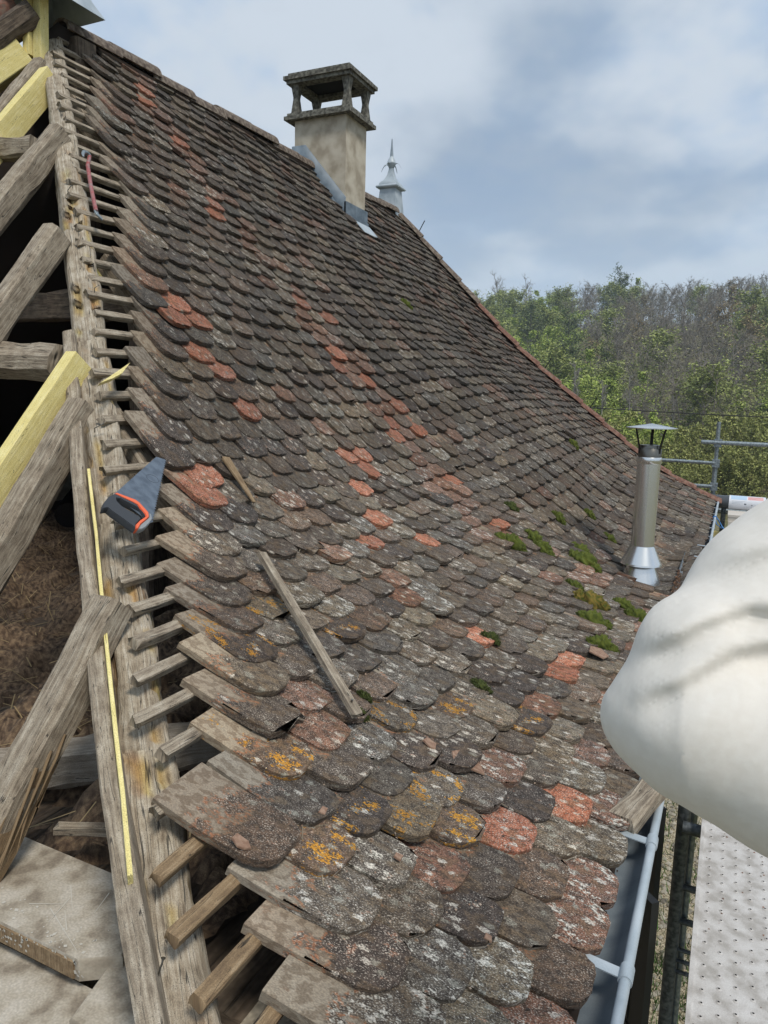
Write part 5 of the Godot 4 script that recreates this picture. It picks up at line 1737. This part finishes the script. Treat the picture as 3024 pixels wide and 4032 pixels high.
func build_loose_things() -> void:
	var st: SurfaceTool
	# handsaw lying over the battens
	var fr := Transform3D(Basis(Vector3(0, 0, -1), Vector3(-0.809, 0.588, 0), Vector3(0.588, 0.809, 0)), Vector3(-1.539, -0.33, -1.564))
	var saw := thing("handsaw", "handsaw with black and orange handle lying on the battens", "handsaw", fr.origin)
	var ex := fr.basis.x
	var ey := fr.basis.y
	var nn := fr.basis.z
	st = mb()
	var blade := [Vector2(0.0, 0.055), Vector2(0.30, 0.195), Vector2(0.325, 0.178)]
	var teeth := 56
	for k in teeth:
		var t := k / float(teeth)
		var p := Vector2(0.325, 0.178).lerp(Vector2(0.036, -0.072), t)
		blade.append(p + (Vector2(0.0035, -0.0045) if k % 2 == 1 else Vector2.ZERO))
	blade.append(Vector2(0.03, -0.075))
	slab(st, nn * 0.001, ex, ey, nn, blade, 0.0012)
	obj("blade", st, tri_mat(ramp_image(128, 0.03, 3, 401, [c8(84, 94, 106), c8(100, 111, 124), c8(112, 123, 135)], 0.04), 6.0, 0.42, 0.0, 0.4), saw)
	st = mb()
	var ring := []
	for k in 25: ring.append(ex * (0.195 + cos(TAU * k / 24.0) * 0.02) + ey * (0.098 + sin(TAU * k / 24.0) * 0.02) + nn * 0.0022)
	var em := mb()
	tube(em, ring, 0.0007, 5, false)
	obj("round_emblem", em, mat(c8(66, 74, 84), 0.5), saw)
	var grip := mat(c8(56, 60, 66), 0.75)
	pad(st, -nn * 0.009, ex, ey, nn, [Vector2(-0.0086, 0.0483), Vector2(0.0254, 0.0049), Vector2(0.0322, -0.0081), Vector2(0.0269, -0.0262), Vector2(0.0235, -0.0192), Vector2(-0.0044, 0.0247), Vector2(-0.0156, 0.0304), Vector2(-0.0239, 0.0178), Vector2(-0.0233, -0.0032), Vector2(-0.0088, -0.0347), Vector2(0.002, -0.0568), Vector2(-0.008, -0.065), Vector2(-0.035, -0.0779), Vector2(-0.0486, -0.0925), Vector2(-0.0504, -0.083), Vector2(-0.0601, -0.047), Vector2(-0.0704, -0.017), Vector2(-0.0728, -0.0013), Vector2(-0.0876, -0.0009), Vector2(-0.0903, 0.0021), Vector2(-0.0698, 0.0211), Vector2(-0.0362, 0.0409)], 0.022)
	obj("grip", st, grip, saw)
	st = mb()
	pad(st, -nn * 0.009, ex, ey, nn, [Vector2(0.033, -0.009), Vector2(0.0292, -0.0467), Vector2(0.0243, -0.0555), Vector2(0.003, -0.0575), Vector2(0.0222, -0.0506), Vector2(0.0275, -0.027)], 0.02)
	obj("finger_guard", st, grip, saw)
	st = mb()
	pad(st, -nn * 0.0085, ex, ey, nn, [Vector2(-0.0078, 0.0492), Vector2(0.0029, 0.0527), Vector2(0.0441, 0.0144), Vector2(0.0485, -0.0004), Vector2(0.0465, -0.0434), Vector2(0.0341, -0.0594), Vector2(0.0138, -0.0682), Vector2(-0.0162, -0.0796), Vector2(-0.0398, -0.0945), Vector2(-0.0479, -0.0916), Vector2(-0.035, -0.0779), Vector2(-0.0072, -0.0651), Vector2(0.0243, -0.0552), Vector2(0.029, -0.0467), Vector2(0.0338, -0.0073), Vector2(0.0262, 0.0059)], 0.0205)
	obj("orange_front", st, mat(c8(226, 104, 66), 0.6), saw)
	st = mb()
	pad(st, -nn * 0.008, ex, ey, nn, [Vector2(-0.0398, -0.0945), Vector2(-0.0162, -0.0796), Vector2(0.0138, -0.0682), Vector2(0.035, -0.0596), Vector2(0.0475, -0.043), Vector2(0.0515, -0.05), Vector2(0.04, -0.068), Vector2(0.0157, -0.0821), Vector2(-0.0112, -0.094), Vector2(-0.0296, -0.098)], 0.0185)
	obj("grey_heel", st, mat(c8(136, 140, 143), 0.6), saw)
	# crowbar
	fr = Transform3D(Basis(Vector3(0, 0, -1), Vector3(-0.639, 0.769, 0), Vector3(0.769, 0.639, 0)), Vector3(-2.616, 0.886, -2.571))
	var bar := thing("crowbar", "worn red crowbar with hooked end leaning on the battens", "crowbar", fr.origin)
	var cp := []
	for q in [[-0.03, 0.135, 0.02], [-0.022, 0.155, 0.022], [-0.002, 0.176, 0.02], [0.022, 0.185, 0.016], [0.036, 0.178, 0.012], [0.03, 0.165, 0.008], [-0.012, 0.108, 0.004], [-0.045, 0.042, 0.002], [-0.088, -0.042, 0.002], [-0.13, -0.13, 0.002], [-0.165, -0.205, 0.002]]:
		cp.append(fr.basis * Vector3(q[0], q[1], q[2]))
	st = mb()
	tube(st, cp.slice(4), 0.0088, 8)
	obj("shaft", st, tri_mat(ramp_image(128, 0.03, 3, 411, [c8(138, 58, 60), c8(166, 96, 94), c8(140, 124, 122)], 0.08), 8.0, 0.5, 0.0, 0.2), bar)
	st = mb()
	tube(st, cp.slice(0, 6), [0.004, 0.007, 0.009, 0.0092, 0.0092, 0.009], 8)
	obj("hook", st, M.galv, bar)
	st = mb()
	timber(st, [cp[10], fr.basis * Vector3(-0.175, -0.226, 0.004), fr.basis * Vector3(-0.148, -0.236, -0.006)], 0.018, 0.007, fr.basis.z, 0.0, 3, 0.1)
	obj("claw", st, M.galv, bar)
	# loose sticks
	fr = roof_frame(0.19, -1.64, 0.05)
	var bt := thing("loose_batten", "long grey batten lying diagonally across the lower tiles", "batten", Vector3(-0.952, -0.609, -1.64))
	var o := bt.position
	st = mb()
	timber(st, [Vector3(-1.296, -0.495, -1.882) - o, Vector3(-0.776, -0.776, -1.536) - o], 0.027, 0.018, Vector3(0.437, 0.9, 0), 0.002, 15, 0.1, 0.0, 0.02)
	obj("wood", st, M.wood, bt)
	st = mb()
	tube(st, [Vector3(-0.8, -0.752, -1.55) - o, Vector3(-0.798, -0.746, -1.55) - o], 0.003, 8)
	obj("nail", st, M.steel_dull, bt)
	var sp := thing("wood_splinter", "short split piece of wood lying on tiles above the loose batten", "wood", roof_frame(0.355, -2.17, 0.05).origin)
	o = sp.position
	st = mb()
	timber(st, [roof_frame(0.3788, -2.19, 0.066).origin - o, roof_frame(0.3549, -2.17, 0.064).origin - o, roof_frame(0.3327, -2.15, 0.06).origin - o], 0.034, 0.012, Vector3(0.5, 0.85, 0), 0.003, 19, 0.1, 0.9)
	obj("wood", st, M.wood_fresh, sp)
	sp = thing("wood_wedge", "pale fresh wooden wedge stuck between hip rafter and tiles", "wood", Vector3(-1.849, -0.052, -1.8))
	st = mb()
	var wx := Basis(Vector3(0, 0, -1), Vector3(-0.641, 0.768, 0), Vector3(0.768, 0.641, 0))
	slab(st, Vector3.ZERO, wx.x, wx.y, wx.z, [Vector2(0.02, 0.078), Vector2(0.223, 0.177), Vector2(0.15, 0.125), Vector2(0.09, 0.1)], 0.018, 0.002)
	obj("wood", st, M.wood_yellow, sp)
	# wedge of old timber in the gutter
	var gw := thing("timber_offcut", "weathered timber offcut resting across the gutter edge", "wood", Vector3(-0.14, -1.03, -1.86))
	st = mb()
	timber(st, [Vector3(-0.03, -0.02, 0.05), Vector3(0.035, 0.03, -0.12)], 0.075, 0.055, Vector3.UP, 0.012, 23, 0.2, 0.15, 0.03)
	obj("wood", st, M.wood, gw)
	# broken clay pieces
	var chips := [
		[0.0878, -1.71, 0.046, [Vector2(-0.036, 0.058), Vector2(0.001, 0.04), Vector2(0.004, 0.0), Vector2(-0.013, -0.023), Vector2(-0.033, -0.04), Vector2(-0.05, -0.005), Vector2(-0.08, 0.034)], "largest salmon clay shard lying near the middle of the lower tiles"],
		[0.1119, -1.66, 0.05, [Vector2(-0.02, 0.03), Vector2(0.012, 0.025), Vector2(0.014, -0.02), Vector2(-0.02, -0.03), Vector2(-0.03, -0.01)], "salmon clay shard just left of the largest one"],
		[0.1416, -1.03, 0.05, [Vector2(-0.012, 0.03), Vector2(0.012, 0.03), Vector2(0.02, -0.01), Vector2(0.008, -0.03), Vector2(-0.008, -0.02), Vector2(-0.02, 0.0)], "thin tan flake on the lowest pale tile beside the hip"],
		[0.128, -1.23, 0.05, [Vector2(-0.02, 0.008), Vector2(0.012, 0.012), Vector2(0.02, -0.006), Vector2(-0.012, -0.014)], "small pinkish clay flake right of the pale tile"],
		[0.0583, -2.81, 0.055, [Vector2(-0.07, 0.05), Vector2(0.02, 0.06), Vector2(0.07, 0.0), Vector2(0.03, -0.06), Vector2(-0.05, -0.04)], "tan broken tile piece lying by the sleeve"],
		[0.043, -1.2, 0.05, [Vector2(-0.012, 0.01), Vector2(0.012, 0.012), Vector2(0.014, -0.008), Vector2(-0.004, -0.014)], "tiny orange clay chip close to the gutter bracket"],
		[0.09, -1.25, 0.05, [Vector2(-0.014, 0.012), Vector2(0.006, 0.014), Vector2(0.016, -0.01), Vector2(-0.01, -0.012)], "small clay chip on the tiles below the loose batten"]]
	for c in chips:
		fr = roof_frame(c[0], c[1], c[2])
		var t := thing("clay_shard", c[4], "tile shard", fr.origin, "")
		st = mb()
		slab(st, Vector3.ZERO, fr.basis.x, (fr.basis.y + fr.basis.z * 0.1).normalized(), fr.basis.z, c[3].map(func(w): return w * (1.0 if c[0] == 0.0878 else 0.65)), 0.005, 0.0015)
		obj("clay", st, M.clay_chip, t)
	# crumbs, twigs and grit scattered over the tiles
	st = mb()
	for i in 2200:
		var f := rng.randf_range(0.01, 0.34)
		var z := cut_z(minf(f + 0.055, 1.0)) - absf(rng.randfn()) * 1.1 - 0.13
		var x := roof_frame(f, z, rng.randf_range(0.037, 0.044))
		var s := rng.randf_range(0.001, 0.0042)
		var cc := Color(0.3, 0.19, 0.13).lerp(Color(0.42, 0.36, 0.3), rng.randf()) if rng.randf() < 0.5 else Color(0.06, 0.05, 0.04)
		st.set_color(cc)
		var u := (x.basis.x * rng.randfn() + x.basis.y * rng.randfn()).normalized()
		var v := x.basis.z.cross(u)
		if rng.randf() < 0.05:
			st.set_color(Color(0.24, 0.2, 0.14) * rng.randf_range(0.4, 1.2))
			var l := rng.randf_range(0.008, 0.028)
			quad(st, x.origin - u * l - v * 0.0012, x.origin - u * l + v * 0.0012, x.origin + u * l + v * 0.0012, x.origin + u * l - v * 0.0012, x.basis.z)
		else:
			tri(st, x.origin - u * s, x.origin + v * s, x.origin + x.basis.z * s * 0.9, x.basis.z)
			tri(st, x.origin + u * s, x.origin + v * s, x.origin + x.basis.z * s * 0.9, x.basis.z)
			tri(st, x.origin - u * s, x.origin + u * s * 1.4 - v * s * 0.5, x.origin + x.basis.z * s * 0.9, x.basis.z)
	tag(obj("tile_crumbs", st, M.moss), "clay crumbs, grit and straw scattered over the lower tiles", "debris", "", "stuff")
	# boards at the foot of the open hip end
	var bd := [
		[[Vector2(-1.9, -1.12), Vector2(-1.03, -1.1), Vector2(-0.955, -0.93), Vector2(-1.02, -0.885), Vector2(-1.9, -0.9)], -1.1, 0.045, "wide scratched grey board lying at the foot of the hip end"],
		[[Vector2(-0.985, -0.93), Vector2(-0.87, -1.02), Vector2(-0.72, -0.78), Vector2(-0.95, -0.80)], -1.118, 0.04, "short grey board end butted beside the hip rafter"],
		[[Vector2(-1.9, -0.91), Vector2(-0.96, -0.90), Vector2(-0.7, -0.55), Vector2(-1.9, -0.5)], -1.165, 0.045, "lower board with white flaking paint below the scratched one"]]
	for q in bd:
		var b := thing("board", q[3], "board", Vector3(-1.2, q[1], -0.9))
		st = mb()
		var ol := []
		for p in q[0]: ol.append(Vector2(p.x + 1.2, -(p.y + 0.9)))
		slab(st, Vector3.ZERO, Vector3.RIGHT, Vector3.FORWARD, Vector3.UP, ol, q[2], 0.004)
		obj("wood", st, M.board_flat, b)
		if q[1] > -1.11 or q[1] < -1.13:
			st = mb()
			var fz: float = (-0.885 if q[1] > -1.11 else -0.5) + 0.9
			box(st, Vector3(-0.68, 0.004, fz - 0.004), Vector3(0.17 if q[1] > -1.11 else 0.48, q[2] - 0.006, fz + 0.0015), Transform3D(Basis(Vector3.UP, -0.017 if q[1] > -1.11 else 0.04), Vector3.ZERO), 3.0)
			obj("bare_edge", st, M.wood_fresh, b)
		# flakes of old white paint along the edge and scratches
		st = mb()
		for i in 420:
			var x := rng.randf_range(-0.6, 0.2)
			var front: float = (-0.885 if q[1] > -1.11 else -0.79 if q[1] > -1.13 else -0.5) + 0.9
			var p := Vector3(x, q[2] * rng.randf_range(0.3, 0.95), front + 0.0025)
			var s := rng.randf_range(0.001, 0.005) * (1.6 if rng.randf() < 0.15 else 1.0)
			if q[1] > -1.11 or q[1] < -1.13:
				if rng.randf() < 0.4: p = Vector3(x, q[2] + 0.001, front - absf(rng.randfn()) * 0.03 - 0.006)
				var a := Vector3(rng.randfn(), rng.randfn() if p.y < q[2] else 0.0, 0.0 if p.y < q[2] else rng.randfn()).normalized() * s
				var bb := (Vector3(-a.y, a.x, 0) if p.y < q[2] else Vector3(-a.z, 0, a.x)) * rng.randf_range(0.4, 0.9)
				quad(st, p - a, p - bb, p + a, p + bb, Vector3(0, 1, 1))
		if q[1] > -1.11:
			for l in [[0.02, -0.06, 0.16, 0.0], [0.03, -0.1, 0.05, -0.03], [0.0, -0.13, 0.06, -0.08], [0.09, -0.15, 0.11, -0.09], [-0.03, -0.05, 0.03, -0.08], [0.1, -0.03, 0.05, -0.07]]:
				var a := Vector3(l[0], q[2] + 0.0012, l[1])
				var e := Vector3(l[2], q[2] + 0.0012, l[3])
				var sd := (e - a).cross(Vector3.UP).normalized() * 0.0012
				quad(st, a - sd, a + sd, e + sd * 0.4, e - sd * 0.4, Vector3.UP)
		if q[1] > -1.11 or q[1] < -1.13: tag(obj("paint_flakes", st, M.paint, b), "", "", "", "stuff")
	var lw := thing("roof_lath", "short grey lath lying loose on the straw by the tie beam", "lath", Vector3(-1.2, -1.04, -1.2))
	st = mb()
	timber(st, [Vector3(-0.18, 0.0, 0.05), Vector3(0.06, 0.0, -0.06)], 0.028, 0.022, Vector3.UP, 0.003, 44, 0.1, 0.0, 0.03)
	obj("wood", st, M.wood, lw)

func build_moss() -> void:
	var ms := [[0.1947, -3.61, 0.07, "big round moss cushion leftmost of the bright green cluster"], [0.1825, -3.87, 0.06, "long moss cushion next right of the leftmost round one"], [0.1651, -3.81, 0.055, "moss cushion below the long one in the green cluster"],
		[0.1589, -4.59, 0.075, "widest moss cushion highest in the row left of the flue"], [0.1215, -3.97, 0.08, "big moss cushion nearest the foot of the flue"], [0.1125, -3.55, 0.04, "small moss cushion beside an orange lichen disc"],
		[0.0892, -3.43, 0.075, "brown tipped long moss cushion in the middle of the lower tiles"], [0.0773, -3.19, 0.065, "smooth oval moss cushion below the brown tipped one"], [0.1327, -2.47, 0.032, "dark moss tuft near the middle of the roof"],
		[0.1129, -2.09, 0.03, "blackish moss tuft on a tile right of the loose batten"], [0.2087, -4.77, 0.05, "moss cushion left of the flue high on the lower slope"], [0.1877, -5.31, 0.045, "small moss cushion high behind the flue row"],
		[0.2336, -4.11, 0.04, "dark small moss cushion farthest up beside the red tile stripe"], [0.0589, -2.95, 0.055, "moss cushion above the tan broken tile piece"], [0.0605, -3.61, 0.05, "moss cushion halfway between flue and sleeve"],
		[0.0422, -3.53, 0.055, "moss cushion touching the sleeve outline"], [0.6352, -5.45, 0.05, "lone moss dot high up below the chimney"], [0.285, -6.25, 0.05, "lone moss dot near the far hip"], [0.1524, -1.6, 0.022, "dark moss at the lower end of the loose batten"],
		[0.1584, -1.68, 0.018, "smaller dark moss just right of the loose batten end"], [0.1447, -5.21, 0.05, "flat moss cushion directly left of the flue pipe"], [0.1498, -4.57, 0.04, "tiny moss lump under the widest cushion"]]
	for k in ms.size():
		var m: Array = ms[k]
		var fr := roof_frame(m[0], m[1], 0.042)
		var t := thing("moss_cushion", m[3], "moss", fr.origin)
		var st := mb()
		var dark: bool = k in [8, 9, 12, 18, 19]
		var a := Color(0.035, 0.05, 0.012) if dark else Color(0.05, 0.07, 0.01)
		var b := Color(0.07, 0.085, 0.02) if dark else Color(0.105, 0.125, 0.02)
		if k == 6: b = Color(0.2, 0.14, 0.03)
		for l in 3:
			var s := 1.0 if l == 0 else 0.6
			var xf := Transform3D(fr.basis, fr.basis.x * (0.0 if l == 0 else rng.randf_range(-0.5, 0.5) * m[2]) + fr.basis.y * (0.0 if l == 0 else (l * 2 - 3) * 0.75 * m[2]))
			lump(st, xf, Vector3(0.75, 0.9, 0.8) * m[2] * 0.85 * s, 500 + k * 3 + l, 0.28, a, b, 260)
		obj("cushion", st, M.moss, t)

# soft ridges with a hollow below, along the fold lines of the sleeve
const FOLDS := [[[-0.050, -0.128], [-0.012, -0.098], [0.028, -0.082]], [[-0.049, -0.156], [-0.010, -0.128], [0.017, -0.117], [0.03, -0.116]], [[-0.045, -0.176], [-0.022, -0.162], [0.008, -0.140], [0.03, -0.135]]]
var crease := FastNoiseLite.new()
func sleeve_folds(q: Vector3) -> float:
	if q.x > 0.12: return 0.0
	crease.frequency = 14.0
	var lump_ := crease.get_noise_3d(q.x * 0.7 - q.y * 0.8, q.y * 1.6 + q.x, q.z) * 0.0007
	if q.z < -0.55: return lump_
	var v := 0.0
	for l in FOLDS:
		var best := 1e9
		var sgn := 1.0
		for i in range(1, l.size()):
			var a := Vector2(l[i - 1][0], l[i - 1][1])
			var b := Vector2(l[i][0], l[i][1])
			if i == l.size() - 1: b = b + (b - a) * 2.0
			var d := Geometry2D.get_closest_point_to_segment(Vector2(q.x, q.y), a, b).distance_to(Vector2(q.x, q.y))
			if d < best:
				best = d
				sgn = signf((b - a).cross(Vector2(q.x, q.y) - a))
		var s := best * sgn
		v += -0.0052 * exp(-s * s / 0.00006) + 0.0046 * exp(-(s + 0.013) * (s + 0.013) / 0.00007)
	return lump_ + v * smoothstep(-0.05, -0.02, q.x) * smoothstep(-0.535, -0.495, q.z)

func build_person() -> void:
	var p := thing("person", "person in off white sweatshirt, only the bent elbow and sleeve in view", "person", Vector3(0.42, -1.55, -0.6))
	var o := p.position
	var el := Vector3(-0.0341, -0.2073, -0.5)
	var a1 := Vector3(-0.0045, -0.1604, -0.51)
	var a2 := Vector3(0.051, -0.1395, -0.56)
	var fa1 := Vector3(-0.0023, -0.2018, -0.495)
	var fa2 := Vector3(0.0527, -0.2148, -0.495)
	var sh := Vector3(0.2, -0.01, -0.62)
	var wr := Vector3(0.235, -0.225, -0.475)
	var st := mb()
	flesh(st, [[el, a1, 0.0293, 0.0408], [a1, a2, 0.0408, 0.074], [a2, sh, 0.074, 0.076], [el, fa1, 0.0293, 0.0525], [fa1, fa2, 0.0525, 0.0578], [fa2, wr, 0.0578, 0.045]], 0.0032, 0.01, true)
	var neck := Vector3(0.42, 0.06, -0.64)
	var sleeve := obj("sleeve", st, M.cloth, p, false)
	sleeve.position = -o
	# torso of the sweatshirt
	st = mb()
	flesh(st, [[Vector3(0.24, -0.04, -0.63), Vector3(0.60, -0.04, -0.65), 0.085, 0.085], [Vector3(0.42, -0.1, -0.64), Vector3(0.42, -0.5, -0.64), 0.15, 0.14], [Vector3(0.34, -0.1, -0.64), Vector3(0.36, -0.62, -0.64), 0.11, 0.12], [Vector3(0.50, -0.1, -0.64), Vector3(0.48, -0.62, -0.64), 0.11, 0.12], [Vector3(0.64, -0.06, -0.65), Vector3(0.68, -0.32, -0.62), 0.075, 0.065], [Vector3(0.68, -0.32, -0.62), Vector3(0.5, -0.4, -0.44), 0.062, 0.045]], 0.016, 0.05)
	obj("sweatshirt", st, M.cloth, p, false).position = -o
	# head, neck and hands
	st = mb()
	var bones := [[neck, neck + Vector3(0, 0.09, 0.01), 0.056, 0.054], [neck + Vector3(0, 0.17, 0.01), neck + Vector3(0, 0.24, -0.005), 0.078, 0.082], [neck + Vector3(0, 0.12, 0.05), neck + Vector3(0, 0.16, 0.045), 0.04, 0.05], [neck + Vector3(0, 0.165, 0.09), neck + Vector3(0, 0.19, 0.078), 0.013, 0.008], [neck + Vector3(-0.078, 0.16, 0), neck + Vector3(-0.082, 0.2, -0.005), 0.012, 0.014], [neck + Vector3(0.078, 0.16, 0), neck + Vector3(0.082, 0.2, -0.005), 0.012, 0.014]]
	for hnd in [[wr, Vector3(0.30, -0.29, -0.37)], [Vector3(0.5, -0.4, -0.44), Vector3(0.42, -0.41, -0.37)]]:
		var w: Vector3 = hnd[0]
		var d: Vector3 = (hnd[1] - w).normalized()
		var sd := d.cross(Vector3.UP).normalized()
		bones.append([w, w + d * 0.05, 0.027, 0.024])
		for k in 4:
			var b0 := w + d * 0.075 + Vector3(0, 0.03 - k * 0.02, 0)
			bones.append([w + d * 0.03 + Vector3(0, 0.018 - k * 0.012, 0), b0, 0.014, 0.0105])
			var b1: Vector3 = b0 + (d * 0.8 + sd * 0.5).normalized() * (0.04 - 0.004 * absf(k - 1))
			bones.append([b0, b1, 0.0095, 0.009])
			bones.append([b1, b1 + (d * 0.1 + sd).normalized() * 0.028, 0.0088, 0.0075])
		bones.append([w + d * 0.02 + Vector3(0, 0.02, 0), w + d * 0.05 + Vector3(0, 0.055, 0) + sd * 0.02, 0.014, 0.011])
		bones.append([w + d * 0.05 + Vector3(0, 0.055, 0) + sd * 0.02, w + d * 0.08 + Vector3(0, 0.065, 0) + sd * 0.03, 0.0105, 0.009])
	flesh(st, bones, 0.007, 0.012)
	obj("body", st, M.skin, p, false).position = -o
	st = mb()
	flesh(st, [[neck + Vector3(0, 0.23, -0.02), neck + Vector3(0, 0.26, -0.01), 0.087, 0.083], [neck + Vector3(0, 0.16, -0.035), neck + Vector3(0, 0.22, -0.03), 0.07, 0.08]], 0.012, 0.02)
	obj("hair", st, mat(c8(62, 46, 36), 0.8), p, false).position = -o
	st = mb()
	flesh(st, [[Vector3(0.36, -0.62, -0.64), Vector3(0.48, -0.62, -0.64), 0.12, 0.12], [Vector3(0.35, -0.66, -0.64), Vector3(0.33, -1.06, -0.62), 0.095, 0.065], [Vector3(0.33, -1.06, -0.62), Vector3(0.33, -1.46, -0.65), 0.065, 0.05], [Vector3(0.49, -0.66, -0.64), Vector3(0.51, -1.06, -0.62), 0.095, 0.065], [Vector3(0.51, -1.06, -0.62), Vector3(0.51, -1.46, -0.65), 0.065, 0.05]], 0.018, 0.04)
	obj("trousers", st, M.denim, p, false).position = -o
	for x in [0.33, 0.51]:
		st = mb()
		flesh(st, [[Vector3(x, -1.49, -0.68), Vector3(x, -1.5, -0.53), 0.05, 0.042]], 0.014, 0.01)
		obj("shoe", st, M.black_metal, p, false).position = -o
